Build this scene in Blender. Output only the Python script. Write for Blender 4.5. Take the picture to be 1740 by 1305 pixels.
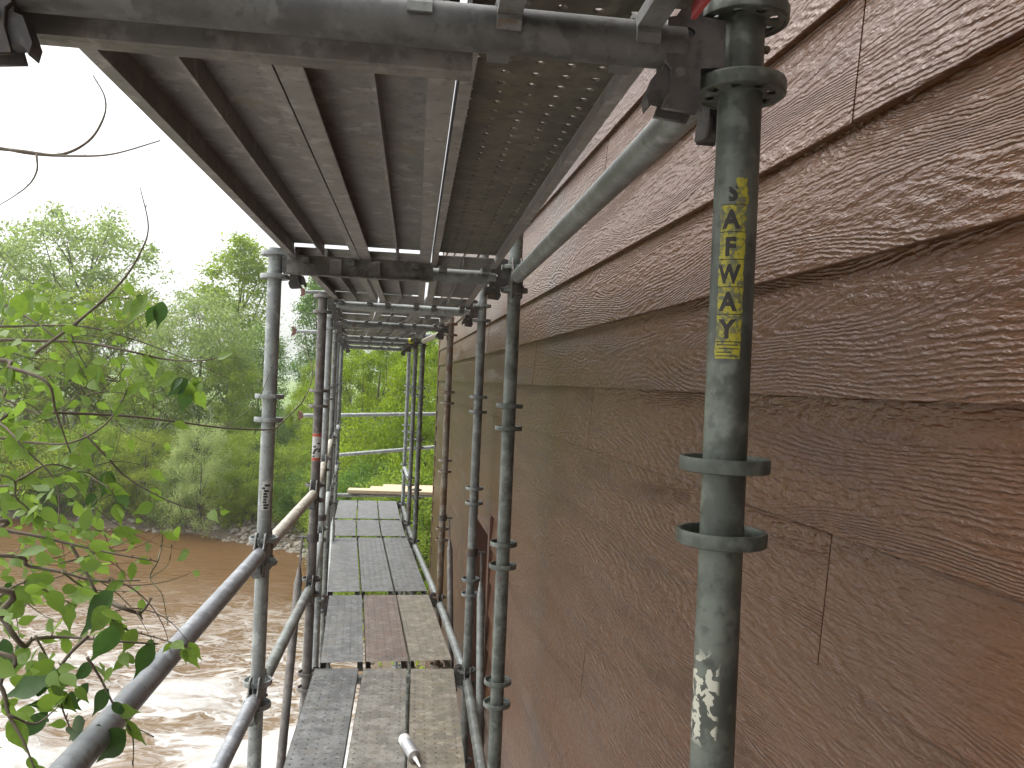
import bpy, bmesh, math, random
import numpy as np
from mathutils import Vector, Matrix, noise as mnoise

scene = bpy.context.scene
for o in list(bpy.data.objects):
    bpy.data.objects.remove(o)
COL = scene.collection
R = math.radians

# ------------------------------------------------------------------ camera
EYE = 5.5            # eye height above the water (z = 0)
ROLL = 0.0425
F = 1400.0           # focal length in photo pixels (1740 x 1305)
cam_data = bpy.data.cameras.new('camera')
cam = bpy.data.objects.new('camera', cam_data)
COL.objects.link(cam)
cam_data.sensor_width = 36.0
cam_data.lens = 36.0 * F / 1740.0
cam_data.clip_start = 0.02
cam_data.clip_end = 3000
cam.matrix_world = Matrix.Translation((0, 0, EYE)) @ Matrix.Rotation(R(90), 4, 'X') @ Matrix.Rotation(ROLL, 4, 'Z')
scene.camera = cam

# ------------------------------------------------------------------ world, sun, exposure
SUN_EL, SUN_AZ = R(56), R(-72)         # azimuth from +Y towards +X
world = bpy.data.worlds.new('World')
scene.world = world
world.use_nodes = True
wn = world.node_tree
bg = wn.nodes['Background']
sky = wn.nodes.new('ShaderNodeTexSky')
sky.sky_type = 'NISHITA'
sky.sun_disc = False
sky.sun_elevation = SUN_EL
sky.sun_rotation = SUN_AZ
sky.air_density = 1.0
sky.dust_density = 4.0
hs = wn.nodes.new('ShaderNodeHueSaturation')
hs.inputs['Saturation'].default_value = 0.12      # overcast: cloud takes the blue out
wn.links.new(sky.outputs[0], hs.inputs['Color'])
wn.links.new(hs.outputs[0], bg.inputs[0])
bg.inputs[1].default_value = 0.15
sun_d = bpy.data.lights.new('sun', 'SUN')
sun_d.energy = 1.5
sun_d.angle = R(75)
sun_d.color = (1.0, 0.96, 0.9)
sun = bpy.data.objects.new('sun', sun_d)
COL.objects.link(sun)
sdir = Vector((math.sin(SUN_AZ) * math.cos(SUN_EL), math.cos(SUN_AZ) * math.cos(SUN_EL), math.sin(SUN_EL)))
sun.rotation_euler = sdir.to_track_quat('Z', 'Y').to_euler()
sun.location = sdir * 40
scene.view_settings.view_transform = 'Standard'
scene.view_settings.look = 'None'
scene.view_settings.gamma = 1.0
scene.view_settings.use_curve_mapping = False
scene.view_settings.exposure = 1.05
scene.cycles.max_bounces = 6
scene.cycles.diffuse_bounces = 3
scene.cycles.glossy_bounces = 3
scene.cycles.volume_bounces = 1
scene.cycles.transmission_bounces = 3
scene.cycles.transparent_max_bounces = 4

# ------------------------------------------------------------------ helpers
def PX(px, py, d):
    """photo pixel and distance along the view axis -> world point"""
    u, v = px - 870.0, py - 652.5
    c, s = math.cos(ROLL), math.sin(ROLL)
    return Vector(((c * u + s * v) / F * d, d, EYE - (c * v - s * u) / F * d))

def mesh_from(verts, faces, name='m', smooth=False):
    me = bpy.data.meshes.new(name)
    me.from_pydata([tuple(v) for v in verts], [], faces)
    if smooth:
        me.polygons.foreach_set('use_smooth', [True] * len(me.polygons))
    me.update()
    return me

def bm_mesh(bm, name='m', smooth=False, recalc=True):
    if recalc:
        bmesh.ops.recalc_face_normals(bm, faces=bm.faces)
    me = bpy.data.meshes.new(name)
    bm.to_mesh(me)
    bm.free()
    if smooth:
        me.polygons.foreach_set('use_smooth', [True] * len(me.polygons))
    return me

def obj(name, me, m=None, parent=None, loc=(0, 0, 0), rot=None, scale=None):
    o = bpy.data.objects.new(name, me)
    COL.objects.link(o)
    if m is not None:
        if len(me.materials) == 0:
            me.materials.append(m)
        if me.materials[0] is not m:
            o.material_slots[0].link = 'OBJECT'
            o.material_slots[0].material = m
    o.location = loc
    if rot is not None:
        if isinstance(rot, Matrix):
            o.rotation_mode = 'QUATERNION'
            o.rotation_quaternion = rot.to_quaternion()
        else:
            o.rotation_euler = rot
    if scale is not None:
        o.scale = scale
    if parent is not None:
        o.parent = parent
    return o

def tag(o, label, cat, group=None):
    o['label'] = label
    o['category'] = cat
    if group:
        o['group'] = group
    return o

def thing(name, label, cat, loc=(0, 0, 0), group=None, rot=None):
    o = bpy.data.objects.new(name, None)
    COL.objects.link(o)
    o.empty_display_size = 0.05
    o.location = loc
    if rot is not None:
        if isinstance(rot, Matrix):
            o.rotation_mode = 'QUATERNION'
            o.rotation_quaternion = rot.to_quaternion()
        else:
            o.rotation_euler = rot
    return tag(o, label, cat, group)

def structure(o):
    o['kind'] = 'structure'
    return o

def stuff(o):
    o['kind'] = 'stuff'
    return o

def bm_box(bm, x0, x1, y0, y1, z0, z1):
    vs = [bm.verts.new(p) for p in ((x0, y0, z0), (x1, y0, z0), (x1, y1, z0), (x0, y1, z0),
                                    (x0, y0, z1), (x1, y0, z1), (x1, y1, z1), (x0, y1, z1))]
    for f in ((0, 3, 2, 1), (4, 5, 6, 7), (0, 1, 5, 4), (1, 2, 6, 5), (2, 3, 7, 6), (3, 0, 4, 7)):
        bm.faces.new([vs[i] for i in f])

def box_mesh(x0, x1, y0, y1, z0, z1, bevel=0.0):
    bm = bmesh.new()
    bm_box(bm, x0, x1, y0, y1, z0, z1)
    if bevel:
        bmesh.ops.bevel(bm, geom=list(bm.edges), offset=bevel, segments=1, affect='EDGES')
    return bm_mesh(bm)

def bm_tube(bm, pts, radii, n=8, caps=True):
    """tube through pts with a radius per point"""
    pts = [Vector(p) for p in pts]
    rings = []
    up = Vector((0.13, 0.07, 0.99))
    prev = None
    for i, p in enumerate(pts):
        t = (pts[min(i + 1, len(pts) - 1)] - pts[max(i - 1, 0)])
        if t.length < 1e-9:
            t = Vector((0, 0, 1))
        t.normalize()
        if prev is None:
            a = t.cross(up)
            if a.length < 0.05:
                a = t.cross(Vector((1, 0, 0)))
        else:
            a = prev - t * prev.dot(t)
        a.normalize()
        prev = a
        b = t.cross(a)
        r = radii[i] if hasattr(radii, '__len__') else radii
        rings.append([bm.verts.new(p + (a * math.cos(2 * math.pi * k / n) + b * math.sin(2 * math.pi * k / n)) * r) for k in range(n)])
    for i in range(len(rings) - 1):
        for k in range(n):
            bm.faces.new((rings[i][k], rings[i][(k + 1) % n], rings[i + 1][(k + 1) % n], rings[i + 1][k]))
    if caps:
        bm.faces.new(list(reversed(rings[0])))
        bm.faces.new(rings[-1])

def bm_lathe(bm, prof, n=32, close=True):
    """profile of (radius, z) swept round z; close joins last to first"""
    rings = []
    for r, z in prof:
        rings.append([bm.verts.new((r * math.cos(2 * math.pi * k / n), r * math.sin(2 * math.pi * k / n), z)) for k in range(n)])
    m = len(rings)
    for i in range(m if close else m - 1):
        for k in range(n):
            bm.faces.new((rings[i][k], rings[i][(k + 1) % n], rings[(i + 1) % m][(k + 1) % n], rings[(i + 1) % m][k]))

def smooth_by_angle(me, ang=35):
    me.polygons.foreach_set('use_smooth', [True] * len(me.polygons))
    bm = bmesh.new()
    bm.from_mesh(me)
    for e in bm.edges:
        if len(e.link_faces) == 2 and e.calc_face_angle(0) > R(ang):
            e.smooth = False
    bm.to_mesh(me)
    bm.free()
    return me

def plate_mesh(outline, holes, thick):
    """flat plate in the xz plane with holes, thickness along y"""
    cu = bpy.data.curves.new('plate', 'CURVE')
    cu.dimensions = '2D'
    cu.fill_mode = 'BOTH'
    cu.extrude = thick / 2
    for loop in [outline] + holes:
        sp = cu.splines.new('POLY')
        sp.points.add(len(loop) - 1)
        for p, (x, z) in zip(sp.points, loop):
            p.co = (x, z, 0, 1)
        sp.use_cyclic_u = True
    ob = bpy.data.objects.new('plate', cu)
    me = bpy.data.meshes.new_from_object(ob)
    bpy.data.objects.remove(ob)
    bpy.data.curves.remove(cu)
    me.materials.clear()
    me.transform(Matrix.Rotation(R(90), 4, 'X'))
    return me

def circle(cx, cz, r, n=12):
    return [(cx + r * math.cos(2 * math.pi * k / n), cz + r * math.sin(2 * math.pi * k / n)) for k in range(n)]

def along(a, b):
    """rotation whose local x runs from a to b (level part), z up"""
    d = Vector(b) - Vector(a)
    d.normalize()
    z = Vector((0, 0, 1)) - d * d.z
    z.normalize()
    y = z.cross(d)
    return Matrix((d, y, z)).transposed()

# ------------------------------------------------------------------ materials
def new_mat(name):
    m = bpy.data.materials.new(name)
    m.use_nodes = True
    nt = m.node_tree
    return m, nt, nt.nodes['Principled BSDF']

class G:
    """small node-graph helper"""
    def __init__(s, nt):
        s.nt = nt
    def n(s, t, **props):
        nd = s.nt.nodes.new(t)
        for k, v in props.items():
            setattr(nd, k, v)
        return nd
    def put(s, sock, v):
        if isinstance(v, bpy.types.NodeSocket):
            s.nt.links.new(v, sock)
        else:
            sock.default_value = v
    def math(s, op, a, b=0.0, c=None, clamp=False):
        nd = s.n('ShaderNodeMath', operation=op, use_clamp=clamp)
        s.put(nd.inputs[0], a)
        s.put(nd.inputs[1], b)
        if c is not None:
            s.put(nd.inputs[2], c)
        return nd.outputs[0]
    def vmul(s, v, k):
        nd = s.n('ShaderNodeVectorMath', operation='MULTIPLY')
        s.put(nd.inputs[0], v)
        nd.inputs[1].default_value = k
        return nd.outputs[0]
    def vadd(s, v, k):
        nd = s.n('ShaderNodeVectorMath', operation='ADD')
        s.put(nd.inputs[0], v)
        s.put(nd.inputs[1], k)
        return nd.outputs[0]
    def noise(s, vec, scale, detail=3.0, rough=0.55, dist=0.0):
        nd = s.n('ShaderNodeTexNoise')
        if vec is not None:
            s.put(nd.inputs['Vector'], vec)
        nd.inputs['Scale'].default_value = scale
        nd.inputs['Detail'].default_value = detail
        nd.inputs['Roughness'].default_value = rough
        nd.inputs['Distortion'].default_value = dist
        return nd.outputs[0]
    def step(s, v, a, b):
        nd = s.n('ShaderNodeMapRange')
        nd.interpolation_type = 'SMOOTHSTEP'
        s.put(nd.inputs[0], v)
        nd.inputs[1].default_value = a
        nd.inputs[2].default_value = b
        return nd.outputs[0]
    def mix(s, f, a, b):
        nd = s.n('ShaderNodeMix', data_type='RGBA')
        s.put(nd.inputs[0], f)
        s.put(nd.inputs[6], a if isinstance(a, bpy.types.NodeSocket) else (*a, 1) if len(a) == 3 else a)
        s.put(nd.inputs[7], b if isinstance(b, bpy.types.NodeSocket) else (*b, 1) if len(b) == 3 else b)
        return nd.outputs[2]
    def bump(s, h, strength, dist):
        nd = s.n('ShaderNodeBump')
        nd.inputs['Strength'].default_value = strength
        nd.inputs['Distance'].default_value = dist
        s.put(nd.inputs['Height'], h)
        return nd.outputs[0]
    def coords(s, kind='Object', per_object=True):
        tc = s.n('ShaderNodeTexCoord').outputs[kind]
        if per_object:
            oi = s.n('ShaderNodeObjectInfo').outputs['Random']
            k = s.math('MULTIPLY', oi, 37.0)
            cx = s.n('ShaderNodeCombineXYZ')
            for i in range(3):
                s.put(cx.inputs[i], k)
            return s.vadd(tc, cx.outputs[0])
        return tc

def steel(name, col, rust=0.0, rustcol=(0.13, 0.09, 0.06), metal=0.35, rough=0.5, dirt=0.5, chips=None, run=True):
    m, nt, b = new_mat(name)
    g = G(nt)
    v = g.coords()
    big = g.noise(v, 13.0, 6, 0.65)
    fine = g.noise(v, 60.0, 4, 0.6)
    c = g.mix(g.step(big, 0.40, 0.62), tuple(x * (1 - 0.45 * dirt) for x in col), tuple(min(1, x * (1 + 0.4 * dirt)) for x in col))
    c = g.mix(g.math('MULTIPLY', g.step(fine, 0.54, 0.66), 0.5), c, tuple(x * 0.45 for x in col))
    rn_ = g.noise(g.vmul(v, (30.0, 30.0, 2.5)), 1.0, 4, 0.6) if run else g.noise(g.vmul(v, (20.0, 1.8, 1.0)), 1.0, 4, 0.6)
    c = g.mix(g.math('MULTIPLY', g.step(rn_, 0.5, 0.72), 0.3 * dirt), c, tuple(x * 0.4 for x in col))
    light = g.noise(v, 23.0, 3, 0.5)
    c = g.mix(g.math('MULTIPLY', g.step(light, 0.58, 0.66), 0.45), c, tuple(min(1, x * 1.9) for x in col))
    if rust > 0:
        rn = g.noise(v, 11.0, 6, 0.65)
        c = g.mix(g.step(rn, 0.62 - 0.25 * rust, 0.72 - 0.2 * rust), c, rustcol)
    if chips:
        z0, z1 = chips
        tc = g.n('ShaderNodeTexCoord').outputs['Object']
        sp = g.n('ShaderNodeSeparateXYZ')
        g.put(sp.inputs[0], tc)
        zz = sp.outputs[2]
        band = g.math('MULTIPLY', g.step(zz, z0, z0 + 0.02), g.math('SUBTRACT', 1.0, g.step(zz, z1 - 0.03, z1)))
        side = g.step(g.math('MULTIPLY', sp.outputs[0], -1.0), 0.0, 0.006)
        cn = g.noise(tc, 75.0, 2.5, 0.5, 0.5)
        ch = g.math('MULTIPLY', g.math('MULTIPLY', g.step(cn, 0.525, 0.535), band), side)
        c = g.mix(ch, c, (0.5, 0.5, 0.42))
    g.put(b.inputs['Base Color'], c)
    b.inputs['Metallic'].default_value = metal
    g.put(b.inputs['Roughness'], g.math('ADD', g.math('MULTIPLY', big, 0.3), rough - 0.15))
    g.put(b.inputs['Normal'], g.bump(g.noise(v, 45.0, 5, 0.6), 0.25, 0.002))
    return m

def plain(name, col, rough=0.6, metal=0.0, var=0.3, scale=12.0, bump=0.15):
    m, nt, b = new_mat(name)
    g = G(nt)
    v = g.coords()
    n = g.noise(v, scale, 5, 0.6)
    g.put(b.inputs['Base Color'], g.mix(n, tuple(x * (1 - var) for x in col), tuple(min(1, x * (1 + var)) for x in col)))
    b.inputs['Roughness'].default_value = rough
    b.inputs['Metallic'].default_value = metal
    if bump:
        g.put(b.inputs['Normal'], g.bump(n, bump, 0.004))
    return m

def siding_mat():
    m, nt, b = new_mat('brown_siding_paint')
    g = G(nt)
    v = g.coords()                                     # board local: x along, z up
    # cathedral grain: contour lines of a stretched noise
    base = g.noise(g.vmul(v, (1.0, 1.0, 6.5)), 1.0, 1.4, 0.45, 0.3)
    jag = g.noise(g.vmul(v, (24.0, 1.0, 50.0)), 1.0, 3, 0.6)
    jag2 = g.noise(g.vmul(v, (90.0, 1.0, 170.0)), 1.0, 2, 0.6)
    sp = g.n('ShaderNodeSeparateXYZ')
    g.put(sp.inputs[0], v)
    ph = g.math('ADD', g.math('MULTIPLY', base, 42.0), g.math('MULTIPLY', sp.outputs[2], 80.0))
    ph = g.math('ADD', ph, g.math('MULTIPLY', jag, 1.3))
    ph = g.math('ADD', ph, g.math('MULTIPLY', jag2, 0.6))
    w = g.math('SINE', g.math('MULTIPLY', ph, 6.2832))
    ridge = g.math('POWER', g.math('ADD', g.math('MULTIPLY', w, 0.5), 0.5), 1.4)
    # patches where the emboss fades out, ridges broken along their run
    fade = g.step(g.noise(g.vmul(v, (1.3, 1.0, 8.0)), 1.0, 2, 0.5), 0.34, 0.52)
    brk = g.step(g.noise(g.vmul(v, (14.0, 1.0, 90.0)), 1.0, 2, 0.5), 0.30, 0.55)
    amp = g.math('MULTIPLY', g.math('ADD', g.math('MULTIPLY', fade, 0.85), 0.15), g.math('ADD', g.math('MULTIPLY', brk, 0.8), 0.2))
    h = g.math('MULTIPLY', ridge, amp)
    coarse = g.noise(g.vmul(v, (26.0, 1.0, 105.0)), 1.0, 2.5, 0.55)
    streak = g.noise(g.vmul(v, (55.0, 1.0, 230.0)), 1.0, 3, 0.6)
    h = g.math('MULTIPLY', h, 0.8)
    h = g.math('ADD', h, g.math('MULTIPLY', g.step(coarse, 0.32, 0.68), 0.75))
    h = g.math('ADD', h, g.math('MULTIPLY', streak, 0.7))
    g.put(b.inputs['Normal'], g.bump(h, 1.0, 0.0026))
    tone = g.noise(g.vmul(v, (0.8, 1.0, 6.0)), 1.0, 4, 0.6)
    c = g.mix(tone, (0.070, 0.0255, 0.0072), (0.104, 0.0400, 0.0115))
    dirt = g.step(g.noise(v, 3.0, 5, 0.65), 0.55, 0.8)
    c = g.mix(g.math('MULTIPLY', dirt, 0.3), c, (0.105, 0.050, 0.019))
    damp = g.math('SUBTRACT', 1.0, g.step(g.noise(g.vmul(v, (0.9, 1.0, 9.0)), 1.0, 4, 0.6), 0.36, 0.48))
    c = g.mix(g.math('MULTIPLY', damp, 0.7), c, (0.060, 0.019, 0.006))
    g.put(b.inputs['Base Color'], c)
    g.put(b.inputs['Roughness'], g.math('ADD', 0.25, g.math('MULTIPLY', tone, 0.12)))
    b.inputs['Specular IOR Level'].default_value = 0.6
    b.inputs['Coat Weight'].default_value = 0.06
    b.inputs['Coat Roughness'].default_value = 0.28
    g.put(b.inputs['Coat Normal'], g.bump(h, 0.35, 0.0023))
    return m

def leaf_mat(name, c1, c2, trans=0.45, scale=0.5, rough=0.5):
    m, nt, b = new_mat(name)
    g = G(nt)
    v = g.coords()
    isl = g.n('ShaderNodeNewGeometry').outputs['Random Per Island']
    n = g.noise(v, scale, 3, 0.6)
    f = g.math('ADD', g.math('MULTIPLY', g.step(n, 0.3, 0.7), 0.55), g.math('MULTIPLY', isl, 0.45))
    c = g.mix(f, c1, c2)
    g.put(b.inputs['Base Color'], c)
    b.inputs['Roughness'].default_value = rough
    b.inputs['Specular IOR Level'].default_value = 0.3
    tr = g.n('ShaderNodeBsdfTranslucent')
    lum = g.mix(0.5, c, (c2[0] * 1.5, c2[1] * 1.5, c2[2]))
    g.put(tr.inputs[0], lum)
    mx = g.n('ShaderNodeMixShader')
    mx.inputs[0].default_value = trans
    nt.links.new(b.outputs[0], mx.inputs[1])
    nt.links.new(tr.outputs[0], mx.inputs[2])
    nt.links.new(mx.outputs[0], nt.nodes['Material Output'].inputs[0])
    return m

M = {}
M['siding'] = siding_mat()
M['core'] = plain('wall_core_dark', (0.05, 0.035, 0.028), 0.8)
M['casing'] = plain('brown_trim_paint', (0.10, 0.05, 0.032), 0.5, var=0.15)
M['door'] = plain('dark_brown_door', (0.062, 0.036, 0.027), 0.55, var=0.2)
M['concrete'] = plain('foundation_concrete', (0.3, 0.28, 0.25), 0.9)
M['galv'] = steel('galvanised_steel', (0.20, 0.215, 0.205), rust=0.1)
M['galv_pale'] = steel('pale_galvanised_steel', (0.31, 0.335, 0.33), rust=0.0, dirt=0.35)
M['galv_blue'] = steel('blue_grey_tube', (0.29, 0.305, 0.33), rust=0.0, dirt=0.3, rough=0.42)
M['galv_green'] = steel('green_grey_tube', (0.155, 0.172, 0.155), rust=0.1, dirt=0.75)
M['galv_dark'] = steel('dark_steel', (0.10, 0.10, 0.098), rust=0.0, dirt=0.6)
M['rusty'] = steel('rust_stained_tube', (0.21, 0.19, 0.155), rust=0.55, rustcol=(0.15, 0.095, 0.055), metal=0.2)
M['brownish'] = steel('brown_grey_tube', (0.155, 0.145, 0.135), rust=0.2, rustcol=(0.15, 0.11, 0.085), metal=0.25)
M['cream'] = steel('cream_worn_tube', (0.42, 0.39, 0.33), rust=0.1, rustcol=(0.2, 0.16, 0.12), metal=0.1, dirt=0.4)
M['cast'] = steel('cast_head', (0.095, 0.09, 0.088), rust=0.3, rough=0.55, dirt=0.6)
M['cast_grey'] = steel('cast_head_grey', (0.17, 0.175, 0.17), rust=0.15, rough=0.5, dirt=0.5)
M['red_rust'] = steel('red_rusted_head', (0.2, 0.09, 0.07), rust=0.5, metal=0.1)
M['plank_grey'] = steel('grey_plank_steel', (0.1681, 0.1722, 0.1706), rust=0.3, rustcol=(0.17, 0.16, 0.14), dirt=0.6, rough=0.5, metal=0.3, run=False)
M['plank_mid'] = steel('worn_plank_steel', (0.2050, 0.1968, 0.1722), rust=0.3, rustcol=(0.19, 0.165, 0.13), dirt=0.6, rough=0.5, metal=0.2, run=False)
M['plank_brown'] = steel('rust_brown_plank', (0.1722, 0.1394, 0.1189), rust=0.55, rustcol=(0.155, 0.105, 0.082), dirt=0.6, rough=0.5, metal=0.15, run=False)
M['plank_tan'] = steel('tan_dirty_plank', (0.2214, 0.2009, 0.1599), rust=0.35, rustcol=(0.2, 0.17, 0.12), dirt=0.55, rough=0.5, metal=0.15, run=False)
M['plank_under'] = steel('weathered_deck_underside', (0.2053, 0.1953, 0.1833), rust=0.2, rustcol=(0.2, 0.178, 0.145), dirt=0.4, metal=0.1, rough=0.6, run=False)
M['rail_alu'] = steel('aluminium_deck_rail', (0.2282, 0.2200, 0.2077), rust=0.15, rustcol=(0.22, 0.2, 0.17), dirt=0.35, metal=0.2, rough=0.55, run=False)
M['perf'] = steel('olive_perforated_steel', (0.1080, 0.1008, 0.0765), rust=0.3, rustcol=(0.13, 0.115, 0.075), dirt=0.6, metal=0.2, rough=0.6, run=False)
M['end_bar'] = steel('dirty_end_bar', (0.1615, 0.1520, 0.1377), rust=0.3, rustcol=(0.12, 0.105, 0.085), dirt=0.7, metal=0.2, rough=0.55, run=False)
M['red_paint'] = plain('red_paint', (0.35, 0.05, 0.05), 0.5)
M['yellow_tape'] = plain('yellow_tape', (0.5, 0.5, 0.03), 0.5)
M['lumber'] = plain('fresh_sawn_lumber', (0.52, 0.42, 0.28), 0.75, var=0.2, scale=8)
M['black_print'] = plain('black_print', (0.02, 0.018, 0.015), 0.6, var=0.5, scale=150)
M['white_label'] = plain('torn_white_label', (0.5, 0.5, 0.48), 0.6, var=0.5, scale=60)
M['red_print'] = plain('red_print', (0.45, 0.09, 0.05), 0.6)
M['silver_tube'] = plain('silver_cartridge_foil', (0.5, 0.52, 0.54), 0.35, metal=0.5, var=0.35, scale=60)
M['white_plastic'] = plain('white_plastic', (0.7, 0.7, 0.68), 0.45, var=0.1)
M['grey_plastic'] = plain('grey_nozzle_plastic', (0.3, 0.28, 0.26), 0.5, var=0.2)
M['bark'] = plain('bark', (0.12, 0.10, 0.08), 0.9, var=0.4, scale=6)
M['twig'] = plain('twig_bark', (0.13, 0.105, 0.075), 0.8, var=0.4, scale=40)
M['twig_green'] = plain('green_twig', (0.12, 0.12, 0.06), 0.7, var=0.3, scale=40)
M['rock'] = plain('grey_brown_rock', (0.24, 0.215, 0.18), 0.9, var=0.45, scale=2.0)
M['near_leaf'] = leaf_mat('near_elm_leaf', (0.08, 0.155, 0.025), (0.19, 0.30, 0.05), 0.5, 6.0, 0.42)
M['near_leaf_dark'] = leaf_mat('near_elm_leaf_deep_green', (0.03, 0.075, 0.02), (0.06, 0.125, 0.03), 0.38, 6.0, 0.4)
M['leaf_mid'] = leaf_mat('mid_green_leaves', (0.09, 0.16, 0.018), (0.30, 0.40, 0.06), 0.55, 0.9)
M['leaf_pale'] = leaf_mat('pale_green_leaves', (0.13, 0.20, 0.065), (0.31, 0.40, 0.15), 0.5, 0.8)
M['leaf_bright'] = leaf_mat('bright_spring_leaves', (0.045, 0.10, 0.008), (0.29, 0.40, 0.028), 0.5, 1.1)
M['leaf_deep'] = leaf_mat('deep_green_leaves', (0.055, 0.12, 0.024), (0.17, 0.29, 0.06), 0.5, 0.8)
M['leaf_olive'] = leaf_mat('olive_shrub_leaves', (0.11, 0.165, 0.02), (0.32, 0.39, 0.06), 0.55, 0.9)
M['leaf_silver'] = leaf_mat('silvery_shrub_leaves', (0.20, 0.27, 0.10), (0.42, 0.50, 0.23), 0.5, 1.4)
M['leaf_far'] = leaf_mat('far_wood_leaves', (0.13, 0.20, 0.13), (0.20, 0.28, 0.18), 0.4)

def sticker_yellow():
    m, nt, b = new_mat('worn_yellow_sticker')
    g = G(nt)
    v = g.coords('Object', False)
    n = g.noise(v, 90.0, 4, 0.65)
    n2 = g.noise(v, 260.0, 3, 0.6)
    c = g.mix(g.step(n, 0.45, 0.58), (0.34, 0.31, 0.02), (0.11, 0.115, 0.06))
    c = g.mix(g.math('MULTIPLY', g.step(n2, 0.58, 0.7), 0.8), c, (0.06, 0.065, 0.04))
    g.put(b.inputs['Base Color'], c)
    b.inputs['Roughness'].default_value = 0.55
    return m
M['sticker'] = sticker_yellow()

def ground_mat():
    m, nt, b = new_mat('earth_and_grass')
    g = G(nt)
    v = g.coords('Object', False)
    n = g.noise(v, 0.6, 6, 0.65)
    soil = g.mix(n, (0.085, 0.065, 0.045), (0.16, 0.13, 0.09))
    grass = g.mix(n, (0.06, 0.085, 0.025), (0.12, 0.14, 0.05))
    field = g.mix(g.noise(v, 0.05, 4), (0.13, 0.20, 0.05), (0.16, 0.23, 0.07))
    sp = g.n('ShaderNodeSeparateXYZ')
    g.put(sp.inputs[0], v)
    gz = g.step(g.math('ADD', sp.outputs[2], g.math('MULTIPLY', n, 0.8)), 1.0, 2.2)
    c = g.mix(gz, soil, grass)
    c = g.mix(g.step(sp.outputs[1], 60.0, 75.0), c, field)
    g.put(b.inputs['Base Color'], c)
    b.inputs['Roughness'].default_value = 0.95
    g.put(b.inputs['Normal'], g.bump(g.noise(v, 5.0, 6, 0.7), 0.6, 0.08))
    return m
M['ground'] = ground_mat()

def water_mat():
    m, nt, b = new_mat('muddy_river_water')
    g = G(nt)
    v = g.coords('Object', False)
    sp = g.n('ShaderNodeSeparateXYZ')
    g.put(sp.inputs[0], v)
    flow = g.vmul(v, (0.55, 1.0, 1.0))
    warp = g.n('ShaderNodeTexNoise')
    g.put(warp.inputs['Vector'], flow)
    warp.inputs['Scale'].default_value = 0.9
    warp.inputs['Detail'].default_value = 3
    wv = g.vadd(flow, g.vmul(warp.outputs[1], (1.1, 1.1, 0)))
    def web(scale, width, det=3.0):
        n = g.noise(wv, scale, det, 0.55)
        a = g.math('ABSOLUTE', g.math('SUBTRACT', n, 0.5))
        return g.math('SUBTRACT', 1.0, g.step(a, 0.0, width))
    webs = g.math('MAXIMUM', web(1.1, 0.035), g.math('MULTIPLY', web(2.6, 0.05), 0.75))
    webs = g.math('MAXIMUM', webs, g.math('MULTIPLY', web(5.5, 0.07), 0.45))
    patch = g.noise(wv, 0.55, 5, 0.62)
    # the white water lies below the dam, thinning out downstream
    zone = g.math('SUBTRACT', 1.0, g.step(g.math('ADD', sp.outputs[1], g.math('MULTIPLY', g.math('SUBTRACT', g.noise(v, 0.25, 3), 0.5), 9.0)), 13.0, 22.0))
    near = g.math('SUBTRACT', 1.0, g.step(sp.outputs[1], 10.0, 21.0))
    pz = g.math('ADD', patch, g.math('MULTIPLY', g.math('SUBTRACT', zone, 1.0), 0.30))
    blot = g.step(g.math('ADD', pz, g.math('MULTIPLY', near, 0.075)), 0.47, 0.64)
    foam = g.math('MULTIPLY', g.math('MAXIMUM', g.math('MULTIPLY', webs, g.step(patch, 0.30, 0.5)), blot), zone)
    fine = g.noise(wv, 20.0, 5, 0.7)
    foam = g.math('MULTIPLY', foam, g.math('ADD', 0.35, g.math('MULTIPLY', fine, 1.1)), clamp=True)
    brown = g.mix(g.noise(v, 0.35, 4), (0.095, 0.050, 0.018), (0.140, 0.076, 0.030))
    tan = g.mix(g.math('MULTIPLY', zone, 0.5), brown, (0.22, 0.165, 0.105))
    c = g.mix(foam, tan, (0.60, 0.60, 0.59))
    g.put(b.inputs['Base Color'], c)
    b.inputs['Specular IOR Level'].default_value = 0.2
    b.inputs['IOR'].default_value = 1.33
    g.put(b.inputs['Roughness'], g.math('ADD', 0.2, g.math('MULTIPLY', foam, 0.5)))
    rip = g.noise(g.vmul(v, (1.0, 2.2, 1.0)), 2.2, 5, 0.6, 0.4)
    hh = g.math('ADD', rip, g.math('MULTIPLY', foam, 0.35))
    g.put(b.inputs['Normal'], g.bump(hh, 0.55, 0.14))
    return m
M['water'] = water_mat()

# ------------------------------------------------------------------ terrain, river
SHORE = [(-400, 130), (-120, 55), (-60, 38.5), (-25, 30.6), (-14, 28.2), (-10, 27.4), (-6.4, 25.6), (-3.9, 20), (-2.0, 14.5),
         (-0.75, 11.2), (0.4, 9.6), (1.2, 6.0), (1.2, -60), (1.2, -400)]
SP = np.array(SHORE, float)

def shore_dist(x, y):
    """distance to the shore line, positive on land (to its right/far side); arrays"""
    best = np.full(x.shape, 1e9)
    sgn = np.ones(x.shape)
    for (x0, y0), (x1, y1) in zip(SP[:-1], SP[1:]):
        dx, dy = x1 - x0, y1 - y0
        t = np.clip(((x - x0) * dx + (y - y0) * dy) / (dx * dx + dy * dy), 0, 1)
        d = np.hypot(x - x0 - t * dx, y - y0 - t * dy)
        s = -((x - x0) * dy - (y - y0) * dx) * -1.0
        cr = dx * (y - y0) - dy * (x - x0)      # > 0 : left of the direction of travel = far side
        upd = d < best - 1e-9
        best = np.where(upd, d, best)
        sgn = np.where(upd, np.sign(cr), sgn)
    return best * sgn

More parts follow.
